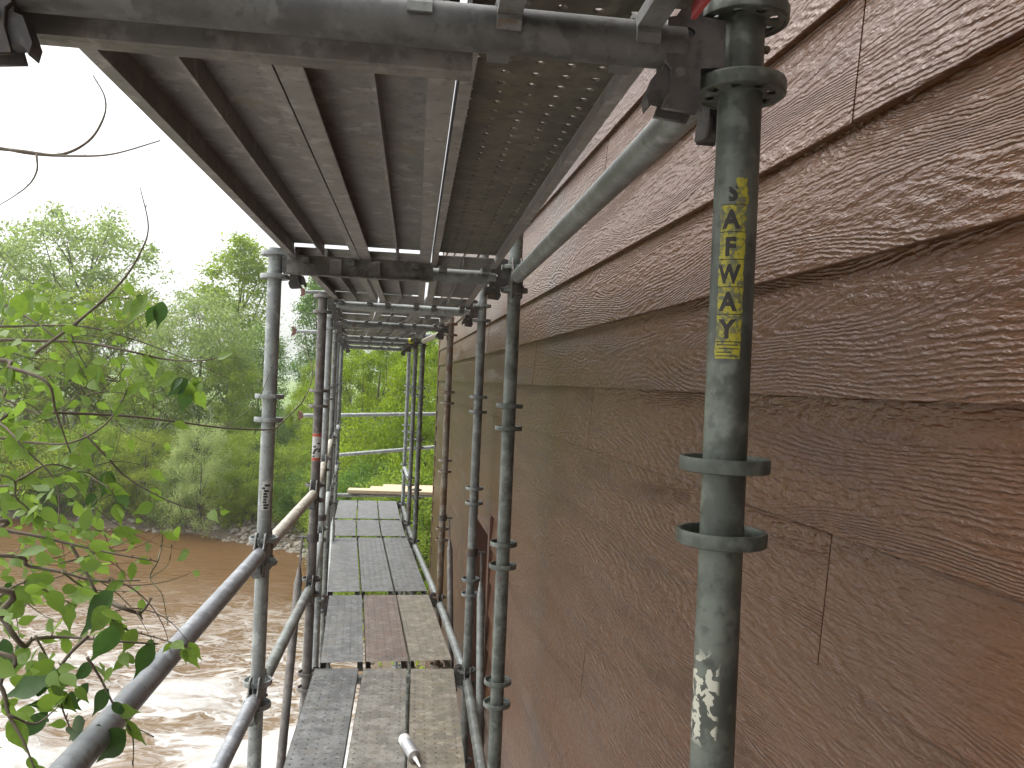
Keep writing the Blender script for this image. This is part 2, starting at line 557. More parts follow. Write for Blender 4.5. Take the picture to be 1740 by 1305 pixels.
def ground_h(x, y):
    x = np.asarray(x, float)
    y = np.asarray(y, float)
    d = shore_dist(x, y)
    wob = 0.18 * np.sin(x * 1.3 + y * 0.7) + 0.12 * np.sin(x * 2.9 - y * 1.7)
    land = np.interp(d, [-3, 0, 1.2, 3.0, 6, 14, 40], [-1.2, -0.05, 0.55, 1.3, 2.0, 2.75, 2.9])
    h = land + wob * np.clip((d + 0.4) / 2.5, 0, 1) * np.clip((30 - d) / 20, 0, 1)
    # own bank on the near side, where the overhanging tree is rooted
    dn = 3.3 - np.hypot(x + 6.2, y + 1.2)
    near = np.interp(dn, [-2, 0, 1, 3], [-1.2, -0.05, 0.5, 1.0])
    return np.maximum(h, near)

def gh(x, y):
    return float(ground_h(np.array([x]), np.array([y]))[0])

def axis(parts):
    out = []
    for a, b, n in parts:
        out += list(np.linspace(a, b, n, endpoint=False))
    out.append(parts[-1][1])
    return np.array(out)

def grid_mesh(xs, ys, hfun, name):
    X, Y = np.meshgrid(xs, ys)
    Z = hfun(X, Y)
    nx, ny = len(xs), len(ys)
    verts = np.stack([X.ravel(), Y.ravel(), Z.ravel()], 1)
    idx = np.arange(nx * ny).reshape(ny, nx)
    faces = np.stack([idx[:-1, :-1].ravel(), idx[:-1, 1:].ravel(), idx[1:, 1:].ravel(), idx[1:, :-1].ravel()], 1)
    return quads_mesh(verts, faces, name, True)

def quads_mesh(verts, faces, name, smooth=False):
    me = bpy.data.meshes.new(name)
    nv, nf = len(verts), len(faces)
    me.vertices.add(nv)
    me.vertices.foreach_set('co', np.asarray(verts, np.float32).ravel())
    me.loops.add(nf * 4)
    me.loops.foreach_set('vertex_index', np.asarray(faces, np.int32).ravel())
    me.polygons.add(nf)
    me.polygons.foreach_set('loop_start', np.arange(nf, dtype=np.int32) * 4)
    me.polygons.foreach_set('loop_total', np.full(nf, 4, np.int32))
    if smooth:
        me.polygons.foreach_set('use_smooth', np.ones(nf, bool))
    me.update()
    me.validate()
    return me

gx = axis([(-1200, -120, 12), (-120, -40, 40), (-40, 12, 150), (12, 60, 24), (60, 1200, 12)])
gy = axis([(-400, -10, 16), (-10, 8, 24), (8, 45, 120), (45, 120, 30), (120, 2200, 16)])
structure(obj('ground', grid_mesh(gx, gy, ground_h, 'ground'), M['ground']))

def water_h(X, Y):
    near = np.clip((26 - Y) / 16, 0.08, 1.0)
    h = np.zeros_like(X)
    for kx, ky, a, p in ((0.8, 1.9, .05, 0.3), (1.7, -1.2, .045, 1.9), (-2.6, 2.3, .03, 4.0), (3.9, 3.4, .022, 0.7), (-5.2, 4.1, .016, 2.2), (6.5, -7.1, .010, 5.1)):
        h += a * np.sin(kx * X + ky * Y + p + 0.9 * np.sin(0.6 * X - 0.8 * Y + p))
    return h * near
wx = axis([(-400, -40, 12), (-40, -15, 50), (-15, 2.5, 150)])
wy = axis([(-40, 2, 20), (2, 32, 220), (32, 140, 20)])
structure(obj('river', grid_mesh(wx, wy, water_h, 'river'), M['water']))

# rocks along the waterline of the far bank
rng = random.Random(5)
def rock_bank():
    ico = bmesh.new()
    bmesh.ops.create_icosphere(ico, subdivisions=1, radius=1.0)
    bv = [v.co.copy() for v in ico.verts]
    ico.verts.index_update()
    bf = [[v.index for v in f.verts] for f in ico.faces]
    ico.free()
    verts, faces = [], []
    spots = []
    for k in range(1500):
        if k < 1200:
            t = rng.random()
            x = -9.3 + 6.8 * t
            d = rng.uniform(-0.5, 3.0)
        else:
            x = rng.uniform(-32, -4)
            d = rng.uniform(-0.3, 0.9)
        y = float(np.interp(x, SP[:10, 0], SP[:10, 1]))
        spots.append((x + d * 0.25 + rng.uniform(-.1, .1), y + d * 0.9))
    for x, y in spots:
        s = rng.uniform(0.04, 0.13) * (1.35 if rng.random() < 0.1 else 1)
        q = Matrix.Rotation(rng.uniform(0, 6.28), 3, 'Z') @ Matrix.Rotation(rng.uniform(-.5, .5), 3, 'X')
        off = len(verts)
        z = gh(x, y) + s * 0.2
        sx, sy, sz = s * rng.uniform(.8, 1.5), s * rng.uniform(.7, 1.1), s * rng.uniform(.5, .8)
        for v in bv:
            j = 1 + rng.uniform(-.22, .22)
            verts.append(q @ Vector((v.x * sx * j, v.y * sy * j, v.z * sz * j)) + Vector((x, y, z)))
        faces += [[i + off for i in f] for f in bf]
    return mesh_from(verts, faces, 'rocks')
o = stuff(obj('shore_rocks', rock_bank(), M['rock']))
o['label'] = 'grey stones strewn along the far waterline'
o['category'] = 'rocks'

# ------------------------------------------------------------------ trees
def leaf_quads(centers, n_each, spread, size, rg, flat=0.7, droop=0.0):
    """rhombus leaves scattered round clump centres"""
    C = np.repeat(np.asarray(centers), n_each, axis=0)
    n = len(C)
    sp_ = np.repeat(np.asarray(spread), n_each)[:, None] if hasattr(spread, '__len__') else spread
    P = C + rg.normal(size=(n, 3)) * sp_ * np.array([1, 1, flat])
    a = rg.normal(size=(n, 3))
    a[:, 2] -= droop
    a /= np.linalg.norm(a, axis=1)[:, None]
    nrm = rg.normal(size=(n, 3)) + np.array([0, 0, 0.7])
    b = np.cross(a, nrm)
    b /= np.linalg.norm(b, axis=1)[:, None]
    L = size * rg.uniform(0.6, 1.35, size=(n, 1))
    V = np.stack([P, P + a * L * 0.5 + b * L * 0.34, P + a * L, P + a * L * 0.5 - b * L * 0.34], 1).reshape(-1, 3)
    Fc = np.arange(n * 4).reshape(n, 4)
    return V, Fc

def tree_meshes(name, seed, height, rad, base, nclump, per, leaf, spread, limbs=9, shape='round', trunk_r=0.16, hollow=0.45):
    """trunk and crown mesh of one tree standing at the origin"""
    rg = np.random.default_rng(seed)
    rr = random.Random(seed)
    cz = base + (height - base) * 0.5
    hz = (height - base) * 0.5
    # main limbs first; clumps gather round the ends of limbs and side branches
    bm = bmesh.new()
    pts, rads = [], []
    lean = (rr.uniform(-.06, .06), rr.uniform(-.06, .06))
    for i in range(8):
        t = i / 7
        pts.append(Vector((lean[0] * t * height + 0.04 * height * t * math.sin(3 * t + seed), lean[1] * t * height, t * height * 0.86 - 0.3 * (i == 0))))
        rads.append(trunk_r * (1 - 0.86 * t))
    bm_tube(bm, pts, rads, 7)
    cents = []
    def env(z):
        q = (z - cz) / hz
        q = max(-1, min(1, q))
        if shape == 'narrow':
            return rad * (1 - abs(q) ** 2.2) ** 0.6 * (0.85 if q > 0 else 1)
        if shape == 'bush':
            return rad * (1 - max(0, q) ** 2) ** 0.5
        return rad * math.sqrt(max(0, 1 - q * q))
    for k in range(limbs):
        t = rr.uniform(0.22, 0.8) if shape != 'bush' else rr.uniform(0.02, 0.6)
        p0 = pts[0].lerp(pts[-1], t)
        ang = 2 * math.pi * (k / limbs) + rr.uniform(-.4, .4)
        zt = min(height * 0.97, p0.z + (height - p0.z) * rr.uniform(0.25, 0.85))
        zt = max(zt, base + 0.1 * hz)
        re = env(zt) * rr.uniform(0.65, 0.98)
        p3 = Vector((math.cos(ang) * re, math.sin(ang) * re, zt))
        mid = p0.lerp(p3, 0.5) + Vector((rr.uniform(-.1, .1) * rad, rr.uniform(-.1, .1) * rad, -0.06 * height * rr.random()))
        lr = trunk_r * (1 - 0.8 * t) * 0.55
        bm_tube(bm, [p0, p0.lerp(mid, .6), mid, mid.lerp(p3, .55), p3], [lr, lr * .8, lr * .6, lr * .4, lr * .15], 5)
        for j in range(3):
            q0 = mid.lerp(p3, rr.uniform(0.0, 0.8))
            q1 = q0 + Vector((rr.uniform(-1, 1), rr.uniform(-1, 1), rr.uniform(-.2, 1))).normalized() * rad * rr.uniform(.25, .5)
            bm_tube(bm, [q0, q0.lerp(q1, .5) + Vector((0, 0, .03 * rad)), q1], [lr * .35, lr * .22, lr * .08], 4)
            cents.append(q1)
        cents.append(p3)
    trunk = bm_mesh(bm, name + '_trunk', True)
    C = [np.array(c) for c in cents]
    while len(C) < nclump:
        z = rr.uniform(base, height)
        e = env(z)
        a = rr.uniform(0, 2 * math.pi)
        r_ = e * (hollow + (1 - hollow) * math.sqrt(rr.random())) * rr.uniform(.75, 1.08)
        C.append(np.array((math.cos(a) * r_, math.sin(a) * r_, z)))
    C = np.array(C)
    V, Fc = leaf_quads(C, per, rg.uniform(0.6, 1.25, len(C)) * spread, leaf, rg)
    crown = quads_mesh(V, Fc, name + '_crown')
    return trunk, crown, height

KINDS = {
    'spring': tree_meshes('spring', 53, 7, 2.7, 0.8, 190, 165, 0.078, 0.175, limbs=14, trunk_r=0.11),
    'spring2': tree_meshes('spring2', 59, 7, 2.4, 0.6, 180, 165, 0.078, 0.165, limbs=13, trunk_r=0.10),
    'spray': tree_meshes('spray', 61, 3.0, 1.7, 0.1, 130, 150, 0.055, 0.15, limbs=10, shape='bush', trunk_r=0.05),
    'airy':   tree_meshes('airy', 11, 10, 3.6, 3.2, 95, 105, 0.15, 0.36, limbs=13, trunk_r=0.2),
    'airy2':  tree_meshes('airy2', 17, 10, 3.2, 2.6, 100, 110, 0.15, 0.36, limbs=12, trunk_r=0.18),
    'narrow': tree_meshes('narrow', 23, 10, 1.9, 2.4, 120, 120, 0.13, 0.30, limbs=11, shape='narrow', trunk_r=0.16),
    'round':  tree_meshes('round', 31, 7, 2.9, 1.2, 130, 130, 0.12, 0.32, limbs=11, trunk_r=0.13),
    'round2': tree_meshes('round2', 37, 7, 2.6, 0.9, 130, 130, 0.12, 0.30, limbs=10, trunk_r=0.12),
    'bush':   tree_meshes('bush', 41, 3.2, 1.7, 0.15, 90, 125, 0.095, 0.22, limbs=9, shape='bush', trunk_r=0.05),
    'bush2':  tree_meshes('bush2', 43, 3.0, 1.8, 0.1, 80, 125, 0.10, 0.24, limbs=8, shape='bush', trunk_r=0.05),
}

def plant(name, label, cat, kind, px, dist, top_py, wide, mat, group, rz=None, xy=None):
    tm, cm, H = KINDS[kind]
    p = PX(px, top_py, dist)
    x, y = (p.x, p.y) if xy is None else xy
    z = gh(x, y) - 0.05
    s = (p.z - z) / H
    t = thing(name, label, cat, (x, y, z), group, (0, 0, rz if rz is not None else rng.uniform(0, 6.28)))
    t.scale = (s * wide, s * wide, s)
    obj('trunk' if cat == 'tree' else 'stems', tm, M['bark'], t)
    obj('crown' if cat == 'tree' else 'foliage', cm, M[mat], t)
    return t

FB = 'trees on the far bank'
plant('airy_tree', 'tall airy tree with open limbs, its crown broadest against the white sky', 'tree', 'airy', 150, 40, 352, 1.05, 'leaf_pale', FB, 0.6)
plant('airy_tree', 'tall loose tree with forked trunks at the outer edge of the far wood', 'tree', 'airy2', 10, 42, 372, 1.0, 'leaf_pale', FB, 2.0)
plant('slender_tree', 'slender tall tree rising alone behind the riverside scaffold post, narrow crown', 'tree', 'narrow', 408, 44, 404, 1.2, 'leaf_mid', FB, 1.0)
plant('slender_tree', 'shorter slender tree beyond the river-side posts beside the green field', 'tree', 'narrow', 545, 40, 470, 0.9, 'leaf_deep', FB, 4.0)
plant('round_tree', 'pale green rounded tree just below the slender tall tree', 'tree', 'round', 350, 34, 496, 0.9, 'leaf_pale', FB, 0.3)
plant('round_tree', 'olive rounded tree below the tall airy tree', 'tree', 'round2', 210, 36, 492, 0.95, 'leaf_olive', FB)
plant('round_tree', 'rounded mid green tree at the outer edge of the far wood', 'tree', 'round', 60, 35, 480, 1.0, 'leaf_mid', FB)
plant('round_tree', 'deep green rounded tree between the slender tree and the field', 'tree', 'round2', 440, 38, 560, 0.8, 'leaf_deep', FB)
for i, (px, d, ty, kd, mt, w, lb) in enumerate([
        (-60, 36, 520, 'round', 'leaf_mid', 1.0, 'mid green bank tree hidden behind the near leafy branches'),
        (120, 33.5, 590, 'round2', 'leaf_olive', 1.0, 'olive bank tree standing below the tall airy tree'),
        (270, 32.5, 600, 'round', 'leaf_mid', 0.8, 'mid green bank tree in the middle of the shrub belt'),
        (395, 32.5, 600, 'round2', 'leaf_mid', 0.8, 'mid green bank tree under the slender tall tree'),
        (470, 33, 690, 'round', 'leaf_deep', 0.9, 'low deep green tree in front of the green field'),
        (530, 30, 650, 'spring2', 'leaf_bright', 0.7, 'bright green tree seen between the river-side posts')]):
    plant('bank_tree', lb, 'tree', kd, px, d, ty, w, mt, FB)
SB = 'shrubs along the far waterline'
for i, (px, d, ty, kd, mt, w, lb) in enumerate([
        (345, 27.9, 722, 'spray', 'leaf_silver', 0.62, 'pale silvery green shrub leaning over the far waterline'),
        (250, 29.2, 735, 'spray', 'leaf_olive', 1.0, 'olive shrub beside the pale silvery shrub'),
        (160, 29.6, 720, 'spray', 'leaf_mid', 1.0, 'mid green shrub on the bank behind the near branches'),
        (70, 30, 725, 'bush2', 'leaf_olive', 1.1, 'olive shrub on the outer far bank'),
        (-20, 30.5, 715, 'bush', 'leaf_mid', 1.1, 'mid green shrub on the outermost far bank'),
        (425, 28.6, 735, 'spray', 'leaf_mid', 0.9, 'deep green shrub behind the first river-side post'),
        (300, 28.6, 785, 'spray', 'leaf_pale', 0.9, 'low pale green shrub beside the pale silvery shrub'),
        (205, 29.0, 805, 'bush', 'leaf_olive', 1.0, 'low olive shrub hanging over the brown water'),
        (110, 29.3, 800, 'bush2', 'leaf_deep', 1.1, 'low deep green shrub hanging over the brown water'),
        (385, 28.0, 808, 'spray', 'leaf_olive', 0.9, 'low olive shrub above the grey stones'),
        (430, 27.6, 822, 'spray', 'leaf_olive', 0.8, 'low mid green shrub above the grey stones'),
        (485, 28.2, 760, 'spray', 'leaf_mid', 1.0, 'mid green shrub between the first two river-side posts'),
        (45, 29.6, 838, 'spray', 'leaf_mid', 0.9, 'small mid green shrub dipping into the outer waterline'),
        (140, 29.0, 842, 'spray', 'leaf_olive', 0.9, 'small olive shrub dipping into the waterline behind the near branches'),
        (180, 28.8, 835, 'spray', 'leaf_mid', 0.8, 'small mid green shrub at the waterline behind the near branches'),
        (250, 28.5, 838, 'spray', 'leaf_olive', 0.9, 'small olive shrub dipping into the brown water by open river'),
        (290, 28.3, 846, 'spray', 'leaf_mid', 0.8, 'small green shrub between the water and the pale silvery shrub'),
        (395, 27.6, 852, 'spray', 'leaf_olive', 0.8, 'small olive shrub right above the grey stones'),
        (530, 27.5, 790, 'bush2', 'leaf_deep', 1.0, 'deep green shrub behind the red and white banded post')]):
    plant('bank_shrub', lb, 'shrub', kd, px, d, ty, w, mt, SB)
AB = 'trees past the end of the scaffold'
for i, (px, d, ty, kd, mt, w, lb) in enumerate([
        (640, 25, 560, 'spring', 'leaf_bright', 0.9, 'bright yellow green tree framed by the end of the scaffold'),
        (738, 22, 575, 'spring2', 'leaf_bright', 0.75, 'bright yellow green tree beside the wall corner'),
        (588, 28.5, 590, 'spring2', 'leaf_mid', 0.8, 'fresh green tree behind the far river-side posts'),
        (690, 29, 560, 'spring', 'leaf_mid', 0.9, 'mid green tree behind the bright ones at the scaffold end'),
        (800, 25, 540, 'spring', 'leaf_mid', 0.9, 'mid green tree behind the house corner'),
        (548, 32, 612, 'spring', 'leaf_mid', 0.7, 'mid green tree between the scaffold end and the field')]):
    plant('spring_tree', lb, 'tree', kd, px, d, ty, w, mt, AB)
for i, (px, d, ty, kd, mt, w, lb) in enumerate([
        (622, 24, 735, 'spray', 'leaf_mid', 0.9, 'mid green shrub below the bright trees past the scaffold end'),
        (668, 21.5, 695, 'spray', 'leaf_bright', 0.75, 'bright green shrub past the scaffold end'),
        (730, 19, 765, 'spray', 'leaf_bright', 0.8, 'bright green shrub by the wall corner'),
        (650, 20, 790, 'spray', 'leaf_deep', 1.0, 'dark low shrub just above the far deck'),
        (700, 18, 805, 'spray', 'leaf_mid', 1.0, 'low green shrub behind the lumber boards'),
        (575, 26.5, 770, 'spray', 'leaf_mid', 0.9, 'mid green shrub behind the far river-side posts')]):
    plant('end_shrub', lb, 'shrub', kd, px, d, ty, w, mt, 'shrubs past the end of the scaffold')

def far_wood():
    rg = np.random.default_rng(3)
    xs = rg.uniform(-420, 60, 260)
    C = np.stack([xs, 330 + rg.uniform(-25, 25, 260), rg.uniform(3, 11.5, 260)], 1)
    V, Fc = leaf_quads(C, 60, 3.0, 1.8, rg)
    return quads_mesh(V, Fc, 'far_wood')
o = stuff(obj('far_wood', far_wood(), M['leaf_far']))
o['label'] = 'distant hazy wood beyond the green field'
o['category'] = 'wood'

def bank_growth():
    """weeds and grass over the far bank"""
    rg = np.random.default_rng(8)
    n = 2600
    x = rg.uniform(-40, -0.5, n)
    y = np.interp(x, SP[:10, 0], SP[:10, 1]) + np.abs(rg.normal(0, 3.2, n)) + 1.1
    C = np.stack([x, y, ground_h(x, y) + 0.12], 1)
    V, Fc = leaf_quads(C, 16, 0.2, 0.13, rg, 0.6)
    return quads_mesh(V, Fc, 'bank_growth')
o = stuff(obj('bank_weeds', bank_growth(), M['leaf_olive']))
o['label'] = 'low weeds covering the slope of the far bank'
o['category'] = 'weeds'

# ------------------------------------------------------------------ house wall
WA, WB = 0.600, -0.1496                  # wall face: x = WA + WB * y
wn_ = math.sqrt(1 + WB * WB)
W_D = Vector((WB / wn_, 1 / wn_, 0))     # along the wall, away from the camera
W_N = Vector((-1 / wn_, WB / wn_, 0))    # out of the wall towards the scaffold
WROT = Matrix((W_D, W_N, Vector((0, 0, 1)))).transposed()     # local x along, y outwards, z up
W_END = 9.75 * wn_
W_START = -2.2 * wn_
DO0, DO1 = 4.42 * wn_, 5.24 * wn_        # doorway
DO_TOP = -0.79
house = thing('house', 'house wall clad in glossy reddish brown wood-grain lap siding', 'house', (WA, 0, EYE))
house.rotation_mode = 'QUATERNION'
house.rotation_quaternion = WROT.to_quaternion()
LOW, HIGH = -4.55, 2.8
def wall_box(name, s0, s1, n0, n1, h0, h1, m, bevel=0.0, parent=house):
    me = box_mesh(0, s1 - s0, n0, n1, 0, h1 - h0, bevel)
    return obj(name, me, m, parent, (s0, 0, h0))
wall_box('wall_core', W_START, DO0, -5.0, 0.0, LOW, HIGH, M['core'])
wall_box('wall_core', DO1, W_END, -5.0, 0.0, LOW, HIGH, M['core'])
wall_box('wall_core', DO0, DO1, -5.0, 0.0, DO_TOP, HIGH, M['core'])
wall_box('wall_core', DO0, DO1, -5.0, -0.16, LOW, DO_TOP, M['core'])
wall_box('foundation', W_START, W_END - 0.03, -5.0, 0.03, -7.0, LOW, M['concrete'])
wall_box('corner_board', W_END, W_END + 0.022, -0.1, 0.026, LOW, HIGH, M['casing'], 0.002)
wall_box('corner_board', W_END - 0.09, W_END - 0.001, 0.001, 0.027, LOW, HIGH, M['casing'], 0.002)
# doorway: header, jamb casings, recessed door leaf
door = wall_box('door', DO0 + 0.035, DO1 - 0.035, -0.158, -0.115, -2.85, DO_TOP - 0.035, M['door'], 0.003)
for z0, z1 in ((0.12, 0.85), (0.98, 1.9)):
    for x0, x1 in ((0.09, 0.35), (0.43, 0.68)):
        obj('door_panel', box_mesh(x0, x1, -0.1149, -0.103, z0, z1, 0.006), M['door'], door)
wall_box('door_frame', DO0, DO0 + 0.033, -0.158, 0.03, -2.85, DO_TOP, M['casing'], 0.002)
wall_box('door_frame', DO1 - 0.033, DO1, -0.158, 0.03, -2.85, DO_TOP, M['casing'], 0.002)
wall_box('door_frame', DO0 + 0.034, DO1 - 0.034, -0.158, 0.03, DO_TOP - 0.033, DO_TOP - 0.001, M['casing'], 0.002)
wall_box('door_casing', DO0 - 0.06, DO0 - 0.001, 0.001, 0.034, -2.85, DO_TOP + 0.088, M['casing'], 0.002)
wall_box('door_header', DO0 + 0.001, DO1 - 0.001, 0.001, 0.028, DO_TOP + 0.001, -0.701, M['siding'], 0.002)
wall_box('door_sill', DO0, DO1, -0.158, 0.04, -2.9, -2.852, M['concrete'], 0.004)

EXP = 0.175
JOINTS = {2: [1.05], 1: [4.9, -0.9], 0: [3.3, -0.3], -1: [2.36, 6.1], -2: [1.077, 4.75], -3: [4.87, 0.1], -4: [3.68, 7.4], -5: [2.317, 5.9], 3: [2.31, 6.2], 4: [3.58, 7.3, -0.1],
          5: [2.0, 5.7]}
jr = random.Random(4)
def board(s0, s1, k):
    """one tapered-out lap board, bottom edge proud of the board below"""
    g_ = 0.0013
    L = s1 - s0 - 2 * g_
    h = EXP + 0.028
    prof = [(0.0225, 0.0), (0.0228, 0.002), (0.0105, h), (0.0012, h), (0.0125, 0.0)]
    prof = [(0.0125, 0.0), (0.0238, 0.0), (0.0248, 0.0012), (0.0102, h), (0.0004, h)]
    vs = [(x, n, z) for x in (0, L) for n, z in prof]
    m = len(prof)
    fs = [list(range(m)), list(range(2 * m - 1, m - 1, -1))]
    for i in range(m):
        j = (i + 1) % m
        fs.append([i, i + m, j + m, j])
    me = mesh_from(vs, fs, 'siding_board')
    bm = bmesh.new(); bm.from_mesh(me); bmesh.ops.recalc_face_normals(bm, faces=bm.faces); bm.to_mesh(me); bm.free()
    o = obj('siding_board', me, M['siding'], house, (s0 + g_, jr.uniform(0, 0.0012), k * EXP))
    return o
k0 = int(round(LOW / EXP))
for k in range(k0, int(HIGH / EXP)):
    lo = k * EXP
    if k in JOINTS:
        js = [j * wn_ for j in JOINTS[k]]
    else:
        a = jr.uniform(-1.5, 2.0)
        js = [a, a + 3.66, a + 7.32]
    cuts = sorted([W_START] + [j for j in js if W_START + .3 < j < W_END - 0.4] + [W_END - 0.093])
    for a, b in zip(cuts[:-1], cuts[1:]):
        if lo + EXP <= -0.70 + 0.01 and lo > -2.9:      # course crosses the doorway
            segs = []
            if a < DO0 - 0.063:
                segs.append((a, min(b, DO0 - 0.063)))
            if b > DO1 + 0.002:
                segs.append((max(a, DO1 + 0.002), b))
        else:
            segs = [(a, b)]
        for s0, s1 in segs:
            if s1 - s0 > 0.05:
                board(s0, s1, k)

# ------------------------------------------------------------------ scaffold parts
TR = 0.02415
RP = {-1: (.487, -1.15), 0: (.241, .921), 1: (-.006, 2.99), 2: (-.181, 4.52), 3: (-.466, 6.04), 4: (-.891, 8.1), 5: (-1.078, 9.09), 6: (-1.325, 10.5)}
LP = {-1: (-.357, -1.25), 0: (-.603, .82), 1: (-.8466, 2.887), 2: (-1.022, 4.375), 3: (-1.3076, 5.83), 4: (-1.72, 7.94), 5: (-1.905, 8.93), 6: (-2.155, 10.34)}
LEVELS = [0.38 - 0.5 * k for k in range(0, 9)]

def ring_mesh():
    bm = bmesh.new()
    n = 40
    # rim band
    bm_lathe(bm, [(0.0495, -0.007), (0.0500, 0.005), (0.0488, 0.008), (0.0452, 0.008), (0.0440, 0.005), (0.0440, -0.006), (0.0455, -0.008), (0.0482, -0.008)], n)
    # pierced web between tube and rim
    for zt, flip in ((-0.0035, False), (-0.0065, True)):
        rr = (TR - 0.0005, 0.029, 0.038, 0.0445)
        vs = [[bm.verts.new((r * math.cos(2 * math.pi * k / n), r * math.sin(2 * math.pi * k / n), zt)) for k in range(n)] for r in rr]
        for i in range(3):
            for k in range(n):
                if i == 1 and k % 5 in (2, 3):
                    continue
                bm.faces.new((vs[i][k], vs[i][(k + 1) % n], vs[i + 1][(k + 1) % n], vs[i + 1][k]))
    return smooth_by_angle(bm_mesh(bm, 'ring'), 40)
RING = ring_mesh()

_tubes = {}
def tube_mesh(length, r=TR, n=28, wall=0.004):
    """open steel tube along +z with wall thickness"""
    key = (round(length, 4), r, n)
    if key not in _tubes:
        bm = bmesh.new()
        bm_lathe(bm, [(r, 0), (r, length), (r - wall, length), (r - wall, 0)], n)
        _tubes[key] = smooth_by_angle(bm_mesh(bm, 'tube'), 40)
    return _tubes[key]

def head_mesh():
    """forked casting that bites the ring pair; x outwards from the post axis"""
    prof = [(.028, .020), (.030, .062), (.040, .068), (.058, .064), (.067, .046), (.083, .026), (.092, .024), (.092, -.024), (.086, -.030), (.086, -.048), (.094, -.074),
            (.056, -.078), (.049, -.062), (.048, -.050), (.028, -.052), (.028, -.036), (.0505, -.033), (.0515, -.049), (.0520, -.033), (.0525, .033), (.0515, .050), (.050, .033), (.030, .033)]
    prof = [(.0265, .026), (.0265, -.026), (.053, -.028), (.053, -.055), (.050, -.056), (.050, -.064), (.056, -.078), (.094, -.074), (.086, -.048), (.086, -.030), (.092, -.024), (.092, .024),
            (.083, .026), (.069, .046), (.060, .066), (.044, .071), (.028, .066), (.028, .0525), (.053, .0525), (.053, .028)]
    bm = bmesh.new()
    for y in (-0.0155, 0.0155):
        me = plate_mesh(prof, [circle(.066, .010, .0055)], 0.007)
        me.transform(Matrix.Translation((0, y, 0)))
        bm.from_mesh(me)
        bpy.data.meshes.remove(me)
    bmesh.ops.remove_doubles(bm, verts=bm.verts, dist=1e-5)
    bm_box(bm, .070, .0915, -.0119, .0119, -.045, .0235)
    return bm_mesh(bm, 'clamp_head')
HEAD = head_mesh()
def lever_mesh():
    me = plate_mesh([(.086, -.030), (.100, -.034), (.106, -.050), (.110, -.060), (.107, -.073), (.103, -.066), (.098, -.062), (.086, -.064)], [], 0.024)
    return me
LEVER = lever_mesh()
def pin_mesh():
    bm = bmesh.new()
    bm_tube(bm, [(.077, -.0245, -.036), (.077, .0245, -.036)], .0055, 10)
    return smooth_by_angle(bm_mesh(bm, 'pin'))
PIN = pin_mesh()

_tubes_x = {}
def add_bar(name, label, cat, a, b, h, m, group, heads=(True, True), hm='cast', gap=0.070, parts=True, n=28):
    """level tube between post axes a and b (xy) at height h above the eye, with a clamp head at each post"""
    A = Vector((a[0], a[1], EYE + h)); B = Vector((b[0], b[1], EYE + h))
    if not hasattr(h, '__len__'):
        pass
    rot = along(A, B)
    L = (B - A).length
    t = thing(name, label, cat, A, group, rot)
    g0 = gap if heads[0] else 0.0
    g1 = gap if heads[1] else 0.0
    me = tube_mesh(L - g0 - g1, TR, n)
    obj('tube', me, M[m], t, (g0, 0, 0), (0, R(90), 0))
    if parts:
        for on, x, rz in ((heads[0], 0, 0), (heads[1], L, math.pi)):
            if on:
                hd = obj('clamp_head', HEAD, M[hm], t, (x, 0, 0), (0, 0, rz))
                obj('locking_lever', LEVER, M[hm], hd)
                obj('pin', PIN, M['cast_grey'], hd)
    return t

def add_post(name, label, xy, top, bottom, m, group, ring_m=None, levels=LEVELS, foot=True):
    x, y = xy
    t = thing(name, label, 'scaffold post', (x, y, 0), group)
    z0 = bottom
    obj('tube', tube_mesh(EYE + top - z0), M[m], t, (0, 0, z0))
    for lv in levels:
        if lv > top - 0.02:
            continue
        for dz in (-0.0405, 0.0405):
            obj('ring', RING, M[ring_m or m], t, (0, 0, EYE + lv + dz), (0, 0, rng.uniform(0, 6.28)))
    if foot:
        bm = bmesh.new()
        bm_box(bm, -.075, .075, -.075, .075, -0.012, 0.0)
        obj('base_plate', bm_mesh(bm), M['galv'], t, (0, 0, z0))
    return t

ORD = {1: 'first', 2: 'second', 3: 'third', 4: 'fourth', 5: 'fifth', 6: 'sixth'}
PG = 'upright posts of the ring scaffold'
r_mats = {-1: 'galv', 0: 'galv_chip', 1: 'galv_green', 2: 'galv', 3: 'rusty', 4: 'galv_green', 5: 'galv', 6: 'galv_pale'}
l_mats = {0: 'galv_green', 1: 'galv_pale', 2: 'brownish', 3: 'galv_pale', 4: 'galv', 5: 'galv_pale', 6: 'galv_green'}
UP = [0.88, 1.38, 1.88]
def foot_z(xy):
    return gh(*xy) + 0.012
posts = {}
cz_ = EYE - foot_z(RP[0])
M['galv_chip'] = steel('green_grey_tube_with_flaking_paint', (0.108, 0.122, 0.104), rust=0.15, rustcol=(0.06, 0.066, 0.055), dirt=0.8, rough=0.5, chips=(cz_ - 0.395, cz_ - 0.275))
posts['R0'] = add_post('scaffold_post', 'dark green-grey steel post with worn yellow lettered sticker and flaking paint', RP[0], 2.1, foot_z(RP[0]), 'galv_chip', PG, levels=UP + LEVELS)
r_desc = {1: 'first wall-side post beyond the yellow-stickered post, dark green-grey', 2: 'second wall-side post beyond the yellow-stickered post, in front of the doorway',
          3: 'rust-mottled wall-side post beyond the doorway', 4: 'fourth wall-side post beyond the yellow-stickered post, near the lumber boards',
          5: 'fifth wall-side post beyond the yellow-stickered post, past the wall corner side', 6: 'last wall-side post at the end of the lower deck'}
for i in range(1, 7):
    top = {1: 2.1, 2: 2.1}.get(i, 0.47)
    posts['R%d' % i] = add_post('scaffold_post', r_desc[i], RP[i], top, foot_z(RP[i]), r_mats[i], PG, levels=(UP if top > 1 else []) + LEVELS)
